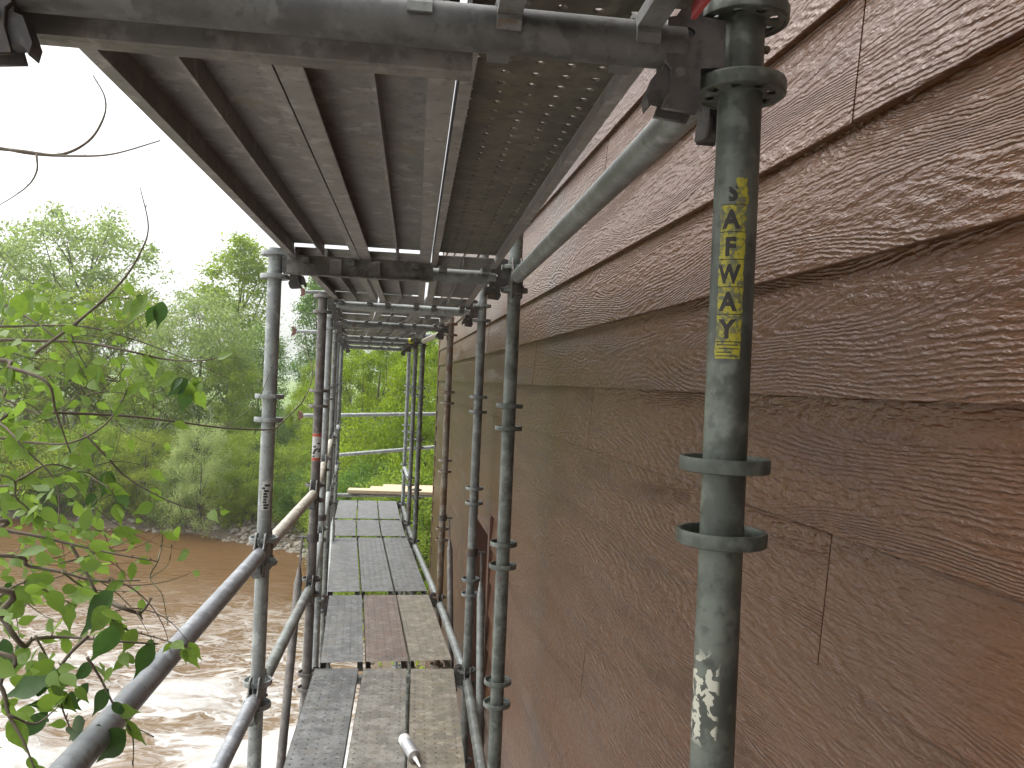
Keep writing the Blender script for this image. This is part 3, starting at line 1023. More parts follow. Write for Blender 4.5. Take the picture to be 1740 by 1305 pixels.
l_desc = {0: 'river-side post across the walkway from the yellow-stickered post', 1: 'pale grey river-side post with torn black and white label',
          2: 'brown-grey river-side post with red and white banded label', 3: 'first river-side post beyond the red banded post, pale grey',
          4: 'second river-side post beyond the red banded post', 5: 'third river-side post beyond the red banded post', 6: 'last river-side post at the end of the lower deck'}
for i in range(0, 7):
    posts['L%d' % i] = add_post('scaffold_post', l_desc[i], LP[i], 0.44, foot_z(LP[i]), l_mats[i], PG)

# transoms across the walkway
TG = 'cross tubes under the decks'
for i in range(0, 7):
    who = {0: 'thick cross tube overhead between the yellow-stickered post and the river side', 1: 'overhead cross tube between the torn-label post and the wall side'}.get(
        i, '%s overhead cross tube beyond the torn-label post' % ORD[i - 1] if i > 1 else '')
    add_bar('cross_tube', who, 'scaffold tube', LP[i], RP[i], 0.38, {0: 'galv_dark', 1: 'galv', 2: 'galv_pale'}.get(i, 'galv'), TG)
for i in range(1, 7):
    who = 'cross tube under the lower deck at the %s post beyond the yellow-stickered post' % ORD[i]
    add_bar('cross_tube', who, 'scaffold tube', LP[i], RP[i], -1.62, 'galv', TG)

# ledgers along the wall side and guard rails along the river side
LG = 'long tubes along the wall side'
add_bar('ledger_tube', 'long overhead tube running from the yellow-stickered post along the siding', 'scaffold tube', RP[0], RP[1], 0.38, 'galv', LG)
add_bar('ledger_tube', 'short cream overhead tube beside the rust-mottled post', 'scaffold tube', RP[3], RP[4], 0.38, 'cream', LG)
for i in range(0, 6):
    add_bar('ledger_tube', 'wall-side tube at lower deck height in the %s bay beyond the yellow-stickered post' % ORD[i + 1], 'scaffold tube', RP[i], RP[i + 1], -1.62,
            'galv_pale' if i in (2, 3) else 'galv', LG)
add_bar('ledger_tube', 'wall-side tube at waist height between the last two wall-side posts', 'scaffold tube', RP[5], RP[6], -1.12, 'galv_pale', LG)
GG = 'guard rails along the river side'
gm = {0: ('galv_blue', 'galv_blue'), 1: ('cream', 'galv'), 2: ('cream', 'galv_pale'), 3: ('cream', 'galv_pale'), 4: ('galv_pale', 'galv'), 5: ('galv_pale', 'galv')}
gd = {0: ('upper blue-grey guard rail running behind the leafy branches', 'lower blue-grey guard rail ending at the torn-label post'),
      1: ('cream upper guard rail between the torn-label and red banded posts', 'grey lower guard rail between the torn-label and red banded posts'),
      2: ('cream upper guard rail just beyond the red banded post', 'pale lower guard rail just beyond the red banded post')}
for i in range(0, 6):
    for j, h in enumerate((-0.62, -1.12)):
        lb = gd[i][j] if i in gd else '%s guard rail in the %s bay beyond the red banded post' % (('upper', 'lower')[j], ORD[i - 1])
        add_bar('guard_rail', lb, 'guard rail', LP[i], LP[i + 1], h, gm[i][j], GG, hm='cast_grey')

# diagonal braces below the decks
def brace(label, a, ha, b, hb, m, off):
    A = Vector((a[0], a[1], EYE + ha)) + Vector(off)
    B = Vector((b[0], b[1], EYE + hb)) + Vector(off)
    t = thing('diagonal_brace', label, 'brace', A, 'diagonal braces of the scaffold')
    d = (B - A)
    bm = bmesh.new()
    L = d.length
    u = d.normalized()
    bm_tube(bm, [u * 0.16, u * 0.24, u * (L - 0.24), u * (L - 0.16)], [0.008, 0.0211, 0.0211, 0.008], 20)
    obj('tube', smooth_by_angle(bm_mesh(bm), 50), M[m], t)
    for p in (u * 0.0, u * (L - 0.18)):
        bm = bmesh.new()
        bm_box(bm, -0.004, 0.004, -0.014, 0.014, 0, 0.19)
        me = bm_mesh(bm)
        q = u.to_track_quat('Z', 'Y').to_matrix()
        obj('flat_end', me, M['brownish'], t, p, q)
    bm = bmesh.new()
    bm_tube(bm, [-Vector(off) * 1.55, Vector(off) * 0.45], 0.007, 10)
    obj('bolt', bm_mesh(bm), M['cast'], t)
    bm = bmesh.new()
    bm_lathe(bm, [(TR + 0.001, -0.02), (TR + 0.008, -0.02), (TR + 0.008, 0.02), (TR + 0.001, 0.02)], 20)
    obj('post_clamp', bm_mesh(bm), M['cast'], t, -Vector(off))
brace('brown diagonal brace dropping from the red banded post to the river', LP[2], -0.86, LP[1], -4.2, 'brownish', (-0.055, 0, 0))
brace('pale diagonal brace dropping from the second post beyond the red banded post', LP[4], -1.22, LP[3], -4.4, 'galv_pale', (0.055, 0, 0))
brace('pale diagonal brace dropping from the first post beyond the red banded post', LP[3], -1.0, LP[2], -4.3, 'galv', (-0.055, 0, 0))
brace('diagonal brace in front of the doorway, dropping from the second wall-side post', RP[2], -0.93, RP[1], -4.2, 'galv', (0.05, 0, 0))
brace('rust-brown diagonal brace dropping from the rust-mottled post', RP[3], -1.0, RP[2], -4.3, 'brownish', (0.05, 0, 0))

# ------------------------------------------------------------------ decks
def perforated(length, width, rows, pitch, hole, margin, z=0.0, nib=0.0):
    """sheet with real round holes in a staggered grid; x across, y along"""
    bm = bmesh.new()
    ncol = int((length - 2 * margin) / pitch)
    cw = width / rows
    x0 = -width / 2
    y_start = (length - ncol * pitch) / 2
    cache = {}
    def V(x, y, zz=z):
        k = (round(x, 5), round(y, 5), round(zz, 5))
        if k not in cache:
            cache[k] = bm.verts.new((x, y, zz))
        return cache[k]
    for r_ in range(rows):
        for c in range(ncol):
            xa, xb = x0 + r_ * cw, x0 + (r_ + 1) * cw
            ya, yb = y_start + c * pitch, y_start + (c + 1) * pitch
            xm, ym = (xa + xb) / 2, (ya + yb) / 2
            outer = [V(xa, ya), V(xm, ya), V(xb, ya), V(xb, ym), V(xb, yb), V(xm, yb), V(xa, yb), V(xa, ym)]
            rings_ = []
            for rad_, zz in ((hole * 1.7, z), (hole, z + nib)):
                rings_.append([bm.verts.new((xm + rad_ * math.cos(math.radians(225 + 45 * k)), ym + rad_ * math.sin(math.radians(225 + 45 * k)), zz)) for k in range(8)])
            for k in range(8):
                k2 = (k + 1) % 8
                bm.faces.new((outer[k], outer[k2], rings_[0][k2], rings_[0][k]))
                bm.faces.new((rings_[0][k], rings_[0][k2], rings_[1][k2], rings_[1][k]))
    for ya, yb in ((0, y_start), (y_start + ncol * pitch, length)):
        bm.faces.new((V(x0, ya), V(x0 + width, ya), V(x0 + width, yb), V(x0, yb))) if True else None
    return bm_mesh(bm, 'perforated', recalc=False)

_pl = {}
def plank_parts(length, style, width=0.228, depth=0.050):
    key = (round(length, 3), style)
    if key in _pl:
        return _pl[key]
    w = width / 2
    if style == 'perf':
        top = perforated(length, width - 0.004, 5, 0.044, 0.0043, 0.02, 0, 0.0025)
    elif style == 'perf_up':
        top = perforated(length, width - 0.004, 5, 0.046, 0.0036, 0.04, 0, -0.003)
    else:
        bm = bmesh.new()
        bm_box(bm, -w + .002, w - .002, 0, length, -0.0022, 0)
        if style == 'ribbed':
            for k in range(7):
                x = -w + 0.02 + k * (width - 0.04) / 6
                bm_box(bm, x - 0.003, x + 0.003, 0.03, length - 0.03, 0.0002, 0.0026)
        top = bm_mesh(bm)
    rails = []
    for s in (-1, 1):
        # channel leg with an inward lip
        lip = 0.018 if style == 'perf' else 0.030
        prof = [(w, 0.0), (w, -depth), (w - lip, -depth), (w - lip, -depth + 0.003), (w - 0.003, -depth + 0.003), (w - 0.003, -0.0024)]
        vs = [(s * x, y, z) for y in (0, length) for x, z in prof]
        m = len(prof)
        fs = [list(range(m)), list(range(2 * m - 1, m - 1, -1))] + [[i, (i + 1) % m, (i + 1) % m + m, i + m] for i in range(m)]
        me = mesh_from(vs, fs, 'rail')
        bm = bmesh.new(); bm.from_mesh(me); bmesh.ops.recalc_face_normals(bm, faces=bm.faces); bm.to_mesh(me); bm.free()
        rails.append(me)
    bm = bmesh.new()
    bm_box(bm, -0.0015, 0.0015, 0.002, length - 0.002, -depth * 0.8, -0.0025)
    rib = bm_mesh(bm)
    _pl[key] = (top, rails, rib)
    return _pl[key]

def hook_mesh():
    """strap from the plank end up over the tube; local origin on tube axis, y towards the plank"""
    bm = bmesh.new()
    r0, r1 = TR + 0.0015, TR + 0.0065
    n = 10
    rings = []
    for k in range(n + 1):
        a = R(-20 + 200 * k / n)
        rings.append(((r0 * math.cos(a), r0 * math.sin(a)), (r1 * math.cos(a), r1 * math.sin(a))))
    vs = []
    for (y0, z0), (y1, z1) in rings:
        vs.append([bm.verts.new((x, y, z)) for x, y, z in ((-.013, y0, z0), (.013, y0, z0), (.013, y1, z1), (-.013, y1, z1))])
    for i in range(n):
        for k in range(4):
            bm.faces.new((vs[i][k], vs[i][(k + 1) % 4], vs[i + 1][(k + 1) % 4], vs[i + 1][k]))
    bm.faces.new(vs[0]); bm.faces.new(vs[-1])
    bm_box(bm, -.013, .013, r1 - 0.003, r1 + 0.075, 0.006, 0.021)
    return bm_mesh(bm, 'hook')
HOOK = hook_mesh()

def bay_frame(i, h, tgap=0.0):
    """origin at the mid of transom i, x to the wall side, y along the bay"""
    a = (Vector((*LP[i], 0)) + Vector((*RP[i], 0))) / 2
    b = (Vector((*LP[i + 1], 0)) + Vector((*RP[i + 1], 0))) / 2
    d = (b - a)
    L = d.length
    d.normalize()
    x = Vector((d.y, -d.x, 0))
    rot = Matrix((x, d, Vector((0, 0, 1)))).transposed()
    return Vector((a.x, a.y, EYE + h)), rot, L

def add_plank(i, off, tube_h, style, m, label, group, yaw=0.0, name='scaffold_plank', rail_m=None, top_m=None, hooks=True, rib=True, ends=0.034, lift=0.0):
    org, rot, L = bay_frame(i, tube_h)
    y0 = ends
    length = L - 2 * ends
    depth = 0.050
    zt = TR + 0.002 + depth + lift
    top, rails, rb = plank_parts(length, style)
    r3 = rot @ Matrix.Rotation(yaw, 3, 'Z')
    pos = org + rot @ Vector((off, y0, zt))
    t = thing(name, label, 'plank', pos, group, r3)
    obj('deck_sheet', top, M[top_m or m], t)
    for me in rails:
        obj('side_rail', me, M[rail_m or m], t)
    if rib and style in ('flat', 'ribbed'):
        obj('stiffener_rib', rb, M[rail_m or m], t)
    if hooks:
        for yy, rz in ((0, 0), (length, math.pi)):
            for s in (-0.075, 0.075):
                ys = -ends if rz == 0 else length + ends
                obj('hook', HOOK, M['cast_grey'], t, (s, ys, -zt + 0.0), (0, 0, rz))
    return t

DG = 'planks of the lower deck'
rows = {
    0: [('perf_up', 'plank_grey', 'grey perforated steel plank'), ('perf_up', 'plank_mid', 'worn perforated steel plank'), ('perf_up', 'plank_tan', 'tan perforated steel plank')],
    1: [('perf_up', 'plank_grey', 'blue-grey perforated plank'), ('perf_up', 'plank_mid', 'mottled grey-brown perforated plank'), ('perf_up', 'plank_tan', 'olive-tan perforated plank')],
    2: [('perf_up', 'plank_grey', 'clean grey perforated plank'), ('perf_up', 'plank_brown', 'rusty brown stained plank'), ('perf_up', 'plank_tan', 'pale tan dirty perforated plank')],
    3: [('flat', 'plank_grey', 'smooth grey plank'), ('perf_up', 'plank_grey', 'finely pierced grey plank'), ('perf_up', 'plank_grey', 'finely pierced grey plank')],
    4: [('flat', 'plank_grey', 'short pale grey plank'), ('flat', 'plank_grey', 'short pale grey plank'), ('flat', 'plank_grey', 'short pale grey plank')],
    5: [('flat', 'plank_grey', 'pale bare plank'), ('flat', 'plank_grey', 'pale bare plank'), ('flat', 'plank_grey', 'pale bare plank')],
}
side = ['river-side', 'middle', 'wall-side']
rowname = {0: 'just short of the row holding the caulking tube', 1: 'of the deck row holding the caulking tube', 2: 'of the first deck row beyond the caulking tube',
           3: 'of the long deck row beyond the doorway', 4: 'of the very short deck row', 5: 'of the last deck row at the scaffold end'}
OFFS = [-0.252, -0.010, 0.232]
for i in range(0, 6):
    for j in range(3):
        st, mt, ds = rows[i][j]
        yaw = {1: (0.012, 0.004, -0.002), 2: (-0.004, -0.002, 0.004)}.get(i, (0, 0, 0))[j]
        sh = {1: -0.002, 2: 0.004, 3: -0.004, 4: -0.012, 5: -0.012}.get(i, 0)
        add_plank(i, OFFS[j] + sh, -1.62, st, mt, '%s, %s %s' % (ds, side[j], rowname[i]), DG, yaw=yaw, rib=False, ends={1: 0.055, 2: 0.06}.get(i, 0.045))

UG = 'planks of the overhead deck'
# bay 0: wide ribbed platform plus one perforated plank
def platform(i, off, width, label):
    org, rot, L = bay_frame(i, 0.38)
    ends = 0.045
    length = L - 2 * ends
    depth = 0.058
    zt = TR + 0.002 + depth
    t = thing('deck_platform', label, 'platform', org + rot @ Vector((off, ends, zt)), 'overhead deck pieces', rot)
    w = width / 2
    for x0, x1 in ((-w + .004, -.002), (.002, w - .004)):
        obj('deck_sheet', box_mesh(x0, x1, 0, length, -0.008, 0), M['plank_under'], t)
    def chan(xc, wid, dp):
        bm = bmesh.new()
        bm_box(bm, xc - wid / 2, xc + wid / 2, 0.001, length - 0.001, -dp, -dp + 0.004)
        bm_box(bm, xc - 0.002, xc + 0.002, 0.001, length - 0.001, -dp + 0.0045, -0.0085)
        return bm_mesh(bm)
    obj('side_rail', chan(-w + 0.012, 0.022, depth), M['rail_alu'], t)
    obj('side_rail', chan(w - 0.020, 0.038, depth), M['rail_alu'], t)
    obj('centre_rail', chan(-0.0110, 0.020, depth), M['rail_alu'], t)
    obj('centre_rail', chan(0.0205, 0.038, depth - 0.001), M['rail_alu'], t)
    for x in (-w * 0.53, w * 0.53):
        obj('stiffener_rib', box_mesh(x - 0.003, x + 0.003, 0.002, length - 0.002, -depth * 0.85, -0.0085), M['rail_alu'], t)
    for ye, rz in ((0, 0), (length, math.pi)):
        s = 1 if rz == 0 else -1
        bm = bmesh.new()
        ya, yb = sorted((ye - s * 0.012, ye - s * 0.002))
        bm_box(bm, -w - 0.01, w + 0.01, ya, yb, -depth - 0.060, -depth + 0.010)
        yc, yd = sorted((ye - s * 0.0015, ye + s * 0.02))
        bm_box(bm, -w - 0.01, w + 0.01, yc, yd, -depth - 0.060, -depth - 0.055)
        eb = obj('end_bar', bm_mesh(bm), M['end_bar'], t)
        for x in (-w + 0.06, -0.03, w - 0.05):
            obj('hook', HOOK, M['cast_grey'], eb, (x, ye - s * ends, -zt), (0, 0, rz))
        for x in (-w + 0.16, 0.05):
            yq, yr = sorted((ye + s * 0.0005, ye + s * 0.012))
            obj('bolt_plate', box_mesh(x - 0.02, x + 0.02, yq, yr, -depth - 0.054, -depth - 0.0005, 0.002), M['plank_under'], eb)
    return t
platform(0, -0.126, 0.485, 'wide overhead platform with aluminium rails and brown ribbed underside')
add_plank(0, 0.235, 0.38, 'perf', 'perf', 'olive perforated overhead plank beside the wide ribbed platform', UG, rail_m='plank_under', hooks=True)
for i in range(-1, 6):
    if i == 0:
        continue
    for j in range(3):
        if i == -1:
            if j != 2:
                continue
            t = add_plank(i, 0.235, 0.38, 'perf', 'perf', 'perforated overhead plank with red painted end by the yellow-stickered post', UG)
            obj('end_cap', box_mesh(0.1145, 0.120, 1.90, 2.005, -0.065, 0.004), M['red_paint'], t)
            continue
        lb = '%s plank of the %s overhead row beyond the wide ribbed platform' % (side[j], ORD[i])
        add_plank(i, (-0.252, -0.008, 0.236)[j], 0.38, 'flat', 'plank_under', lb, UG, rail_m='rail_alu' if i < 3 else 'plank_under')

# ------------------------------------------------------------------ far end: cross tubes and lumber
def loose_tube(label, p, q, m, cap='red_rust'):
    A, B = Vector(p), Vector(q)
    rot = along(A, B)
    t = thing('end_rail', label, 'scaffold tube', A, 'cross tubes past the end of the deck', rot)
    L = (B - A).length
    obj('tube', tube_mesh(L), M[m], t, (0, 0, 0), (0, R(90), 0))
    bm = bmesh.new()
    me = plate_mesh([(-.01, -.03), (-.055, -.06), (-.075, -.055), (-.06, -.02), (-.06, .02), (-.075, .055), (-.05, .062), (-.01, .03)], [], 0.03)
    obj('clamp_head', me, M[cap], t)
    return t
def end_tube(label, pl, pr, d, m):
    loose_tube(label, PX(*pl, d), PX(*pr, d + 0.12), m)
end_tube('level grey end rail crossing in front of the bright trees', (516, 706), (770, 703), 10.75, 'galv_pale')
end_tube('sloping grey end rail just above the lumber boards', (566, 774), (770, 757), 10.78, 'galv_pale')
end_tube('short end tube sticking out past the red banded post, upper one', (520, 496), (700, 500), 10.75, 'galv')
end_tube('short end tube sticking out past the red banded post, lower one', (505, 563), (740, 570), 10.75, 'galv_pale')
end_tube('cross tube carrying the lumber boards', (570, 841), (770, 842), 10.9, 'galv')
for k, (xl, d, lb) in enumerate(((590, 10.80, 'longest wooden board of three laid across the scaffold end'), (628, 11.06, 'middle wooden board of three laid across the scaffold end'),
                                 (650, 11.32, 'shortest wooden board of three laid across the scaffold end'))):
    zt = PX(590, 838, 10.8).z
    p = PX(xl, 838, d)
    A = Vector((p.x, d, zt))
    B = Vector((p.x + 2.6, d + 0.30, zt))
    t = obj('lumber_board', box_mesh(0, 2.4, 0, 0.235, 0, 0.042, 0.003), M['lumber'], None, A, along(A, B))
    tag(t, lb, 'board', 'wooden boards across the scaffold end')

# ------------------------------------------------------------------ stickers
def wrap(xy, yaw_deg, verts2d, faces, r):
    """map (x, z) sticker coordinates on to a post of radius r; x = arc length to the viewer's right"""
    c = Vector((*xy, 0))
    vd = c.normalized()
    rt = Vector((vd.y, -vd.x, 0))
    out = []
    for x, z in verts2d:
        a = x / r + R(yaw_deg)
        out.append(-vd * math.cos(a) * r + rt * math.sin(a) * r + Vector((0, 0, EYE + z)))
    return mesh_from(out, faces, 'sticker')

def patch(xy, yaw, x0, x1, z0, z1, r, nx=10, ragged=0.0, seed=1):
    rs = random.Random(seed)
    vs, fs = [], []
    nz = max(1, int((z1 - z0) / 0.004)) if ragged else 1
    for j in range(nz + 1):
        l = x0 + (rs.uniform(-1, 1) * ragged)
        rr_ = x1 + (rs.uniform(-1, 1) * ragged)
        for i in range(nx + 1):
            vs.append((l + (rr_ - l) * i / nx, z0 + (z1 - z0) * j / nz))
    for j in range(nz):
        for i in range(nx):
            a = j * (nx + 1) + i
            fs.append((a, a + 1, a + nx + 2, a + nx + 1))
    return wrap(xy, yaw, vs, fs, r)

st_xy = RP[0]
p0 = posts['R0']
TOPZ, SQ = 0.236, 0.0300
RS = TR + 0.0005
first = obj('lettered_sticker', patch(st_xy, -8, -0.0125, 0.0155, TOPZ - 6 * SQ, TOPZ - SQ, RS, 12, 0.0009, 3), M['sticker'], p0)
first['label'] = 'worn yellow sticker with black capital letters'
obj('sticker_scrap', patch(st_xy, -8, 0.0035, 0.0160, TOPZ - SQ + 0.0004, TOPZ - 0.001, RS, 6, 0.0022, 5), M['sticker'], first)
obj('sticker_scrap', patch(st_xy, -8, -0.0130, 0.0150, TOPZ - 6 * SQ - 0.0185, TOPZ - 6 * SQ - 0.0006, RS, 10, 0.0009, 6), M['sticker'], first)
for k in range(1, 7):
    obj('divider_line', patch(st_xy, -8, -0.0128, 0.0155, TOPZ - k * SQ - 0.0005, TOPZ - k * SQ + 0.0005, RS + 0.0002, 10), M['black_print'], first)
for k, (a, b) in enumerate(((-.011, .012), (-.008, .013), (-.011, .006), (-.012, .012))):
    z = TOPZ - 6 * SQ - 0.0035 - 0.004 * k
    obj('fine_print_line', patch(st_xy, -8, a, b, z - 0.0006, z + 0.0006, RS + 0.0002, 10), M['black_print'], first)

def letter(ch, zc, size, xs=1.0):
    cu = bpy.data.curves.new('letter', 'FONT')
    cu.body = ch
    cu.size = size
    cu.align_x = 'CENTER'
    cu.offset = size * 0.045
    cu.resolution_u = 4
    ob = bpy.data.objects.new('letter', cu)
    me = bpy.data.meshes.new_from_object(ob)
    bpy.data.objects.remove(ob)
    bm = bmesh.new()
    bm.from_mesh(me)
    bpy.data.meshes.remove(me)
    bmesh.ops.triangulate(bm, faces=bm.faces)
    bmesh.ops.subdivide_edges(bm, edges=[e for e in bm.edges if e.calc_length() > 0.003], cuts=2)
    bmesh.ops.triangulate(bm, faces=bm.faces)
    bm.verts.index_update()
    vs = [(v.co.x * xs, v.co.y - size * 0.36 + zc) for v in bm.verts]
    fs = [[v.index for v in f.verts] for f in bm.faces]
    bm.free()
    return vs, fs
for k, ch in enumerate('SAFWAY'):
    zc = TOPZ - (k + 0.5) * SQ - 0.0005
    vs, fs = letter(ch, zc, 0.0275, 0.92 if ch != 'W' else 0.78)
    vs = [(x - 0.0002, z) for x, z in vs]
    if ch == 'S':                      # mostly peeled away: only scraps of the letter stay
        fs = [f for f in fs if sum(vs[i][1] for i in f) / 3 < zc + 0.005 and sum(vs[i][0] for i in f) / 3 > -0.004]
    obj('letter', wrap(st_xy, -8, vs, fs, RS + 0.0002), M['black_print'], first)

lb1 = obj('torn_label', patch(LP[1], 0, -0.0135, 0.016, -0.475, -0.375, TR + 0.0006, 10, 0.0025, 9), M['white_label'], posts['L1'])
rs = random.Random(2)
for k in range(9):
    z = -0.385 - 0.0098 * k
    x0 = rs.uniform(-0.012, -0.004)
    obj('print_block', patch(LP[1], 0, x0, x0 + rs.uniform(0.008, 0.02), z - 0.0075, z, TR + 0.0009, 6, 0.001, k), M['black_print'], lb1)
lb2 = obj('banded_label', patch(LP[2], 0, -0.030, 0.030, -0.45, -0.305, TR + 0.0006, 16, 0.0008, 4), M['white_label'], posts['L2'])
for z0, z1 in ((-0.322, -0.306), (-0.449, -0.434)):
    obj('red_stripe', patch(LP[2], 0, -0.030, 0.030, z0, z1, TR + 0.0009, 16), M['red_print'], lb2)
for k in range(10):
    z = rs.uniform(-0.425, -0.345)
    x0 = rs.uniform(-0.025, 0.01)
    obj('print_block', patch(LP[2], 0, x0, x0 + 0.014, z - 0.009, z, TR + 0.0009, 6, 0.001, k), M['black_print'], lb2)
obj('small_bolt', box_mesh(-0.004, 0.004, -0.004, 0.004, 0, 0.008, 0.002), M['cast'], p0, (TR - 0.001, 0, EYE + 0.385), (0, R(90), 0))
# yellow tape on the third overhead cross tube and the slot in a plank
tp = [o for o in bpy.data.objects if o.get('label') == 'third overhead cross tube beyond the torn-label post'] or [o for o in bpy.data.objects if o.get('label', '').startswith('second overhead cross tube')]
bm = bmesh.new()
bm_lathe(bm, [(TR + 0.002, 0), (TR + 0.002, 0.05), (TR + 0.0008, 0.05), (TR + 0.0008, 0)], 20)
obj('yellow_tape', bm_mesh(bm, smooth=True), M['yellow_tape'], tp[0], (0.70, 0, 0), (0, R(90), 0))

# ------------------------------------------------------------------ caulking tube on the deck
def caulk():
    zdeck = EYE - 1.62 + TR + 0.002 + 0.050
    a = PX(687, 1252, 3.48); b = PX(716, 1310, 3.22)
    A = Vector((a.x, a.y, zdeck + 0.0255)); B = Vector((b.x, b.y, zdeck + 0.0255))
    t = thing('caulking_tube', 'silver caulking cartridge with nozzle lying on the deck planks', 'caulk tube', A, None, (B - A).to_track_quat('Z', 'Y').to_matrix())
    bm = bmesh.new()
    bm_lathe(bm, [(0.0, 0.004), (0.021, 0.004), (0.0215, 0.0), (0.0245, 0.0), (0.0245, 0.165), (0.0, 0.165)], 32, False)
    obj('cartridge', smooth_by_angle(bm_mesh(bm)), M['silver_tube'], t)
    bm = bmesh.new()
    bm_lathe(bm, [(0.0248, 0.0), (0.0252, 0.0), (0.0252, 0.045), (0.0248, 0.045)], 32)
    obj('paper_band', smooth_by_angle(bm_mesh(bm)), M['white_plastic'], t)
    bm = bmesh.new()
    bm_lathe(bm, [(0.0, 0.1655), (0.0246, 0.1655), (0.0236, 0.172), (0.014, 0.176), (0.010, 0.182), (0.0, 0.182)], 32, False)
    obj('shoulder', smooth_by_angle(bm_mesh(bm)), M['grey_plastic'], t)
    bm = bmesh.new()
    bm_lathe(bm, [(0.0, 0.1825), (0.0085, 0.1825), (0.0035, 0.262), (0.0, 0.262)], 20, False)
    obj('nozzle', smooth_by_angle(bm_mesh(bm)), M['white_plastic'], t)
caulk()

# ------------------------------------------------------------------ overhanging branch in the foreground
near = thing('overhanging_tree', 'leafy elm-like tree whose twigs and leaves hang over the guard rail', 'tree', (-4.6, 0.6, gh(-4.6, 0.6)))
NB = Vector(near.location)
def nb(p):
    return Vector(p) - NB
bm = bmesh.new()
trunk_top = Vector((-3.9, 1.2, EYE + 0.9))
tp_ = [Vector((-4.6, 0.6, NB.z - 0.2)), Vector((-4.5, .7, 3.0)), Vector((-4.2, .9, 4.6)), trunk_top]
bm_tube(bm, [nb(p) for p in tp_], [.17, .14, .11, .06], 12)
obj('trunk', bm_mesh(bm, smooth=True), M['bark'], near)

TW = [  # photo pixels, distances along the view axis at both ends, base radius, leaf count
    ([(-60, 246), (0, 252), (60, 262), (120, 265), (190, 262), (272, 239)], 2.3, 2.2, 5.2, 0),
    ([(-60, 250), (30, 256), (100, 263), (150, 240), (176, 200), (178, 165), (158, 128)], 2.3, 2.1, 5.0, 0),
    ([(62, 262), (62, 292), (40, 322), (-30, 366)], 2.25, 2.2, 3.2, 0),
    ([(60, 600), (140, 540), (205, 480), (238, 430), (252, 385), (238, 318)], 1.9, 1.9, 3.6, 1),
    ([(-60, 578), (60, 579), (142, 582), (220, 597), (285, 611), (350, 612), (400, 598)], 1.9, 2.0, 4.2, 4),
    ([(-60, 556), (80, 553), (150, 556), (230, 578), (300, 604), (390, 644)], 2.0, 2.1, 3.0, 3),
    ([(90, 701), (160, 704), (228, 708), (310, 718), (380, 727), (456, 730), (478, 719), (518, 676), (531, 630), (518, 595), (500, 578)], 1.8, 2.6, 3.2, 0),
    ([(380, 727), (430, 690), (456, 640), (470, 600)], 2.3, 2.4, 1.5, 0),
    ([(-60, 610), (20, 626), (80, 650), (95, 700), (120, 770)], 1.7, 1.7, 5.0, 6),
    ([(-60, 745), (50, 752), (120, 752), (180, 720), (215, 665), (215, 640)], 1.75, 1.8, 3.0, 5),
    ([(142, 735), (180, 775), (214, 810), (260, 838), (304, 858), (350, 868), (385, 864)], 1.8, 2.0, 2.6, 2),
    ([(304, 858), (312, 880), (314, 905)], 1.9, 1.9, 1.2, 0),
    ([(-60, 885), (0, 900), (60, 910), (123, 925), (200, 942), (268, 954)], 1.5, 1.6, 4.2, 4),
    ([(268, 954), (275, 925), (275, 900)], 1.6, 1.6, 1.6, 0),
    ([(268, 954), (255, 982), (275, 1010), (285, 1060)], 1.6, 1.6, 1.6, 0),
    ([(255, 982), (285, 960), (292, 930)], 1.6, 1.6, 1.2, 0),
    ([(-60, 945), (50, 962), (105, 972), (160, 986), (238, 986)], 1.45, 1.55, 4.0, 3),
    ([(105, 972), (150, 1000), (220, 1005)], 1.5, 1.55, 2.2, 1),
    ([(120, 925), (140, 960), (160, 1000), (180, 1035), (205, 1065), (260, 1082), (325, 1102)], 1.45, 1.5, 3.0, 5),
    ([(180, 1020), (215, 1035), (240, 1040), (258, 1016)], 1.5, 1.5, 5.0, 0),
    ([(235, 1038), (242, 1053)], 1.5, 1.5, 4.0, 0),
    ([(-60, 1000), (0, 1046), (20, 1075), (42, 1098), (60, 1085), (120, 1083), (200, 1090), (268, 1094)], 1.35, 1.45, 5.5, 3),
    ([(150, 1080), (115, 1115), (98, 1150), (105, 1200), (120, 1240)], 1.35, 1.35, 3.4, 5),
    ([(148, 1117), (172, 1155), (195, 1200), (225, 1232), (262, 1252)], 1.35, 1.4, 2.6, 3),
    ([(215, 1230), (226, 1255), (226, 1310)], 1.38, 1.38, 2.0, 0),
    ([(-60, 1110), (0, 1165), (15, 1215), (40, 1260), (60, 1310)], 1.25, 1.25, 4.0, 5),
    ([(15, 1215), (60, 1230), (100, 1200)], 1.27, 1.3, 2.6, 2),
    ([(-60, 655), (10, 680), (60, 700), (110, 690), (160, 640)], 1.9, 1.9, 3.0, 6),
    ([(-60, 830), (20, 820), (80, 790), (130, 800), (185, 830), (200, 860)], 1.7, 1.75, 3.0, 6),
    ([(-60, 500), (10, 520), (70, 555), (120, 600), (150, 650)], 2.0, 1.95, 3.4, 7),
    ([(120, 560), (165, 520), (200, 505), (260, 520)], 2.0, 2.1, 2.4, 5),
    ([(-60, 700), (0, 720), (40, 760), (95, 820), (100, 900)], 1.65, 1.6, 3.2, 7),
    ([(-60, 1040), (-10, 1020), (40, 990), (90, 1010), (130, 1030)], 1.4, 1.45, 3.0, 7),
    ([(60, 1080), (85, 1130), (90, 1175)], 1.35, 1.35, 2.2, 3),
    ([(300, 620), (330, 640), (345, 655)], 2.1, 2.1, 1.5, 3),
    ([(-60, 800), (30, 850), (70, 880), (160, 900), (250, 905)], 1.65, 1.75, 2.4, 6),
]
tr = random.Random(12)
leaf_sites = []       # (position, direction, size, dark)
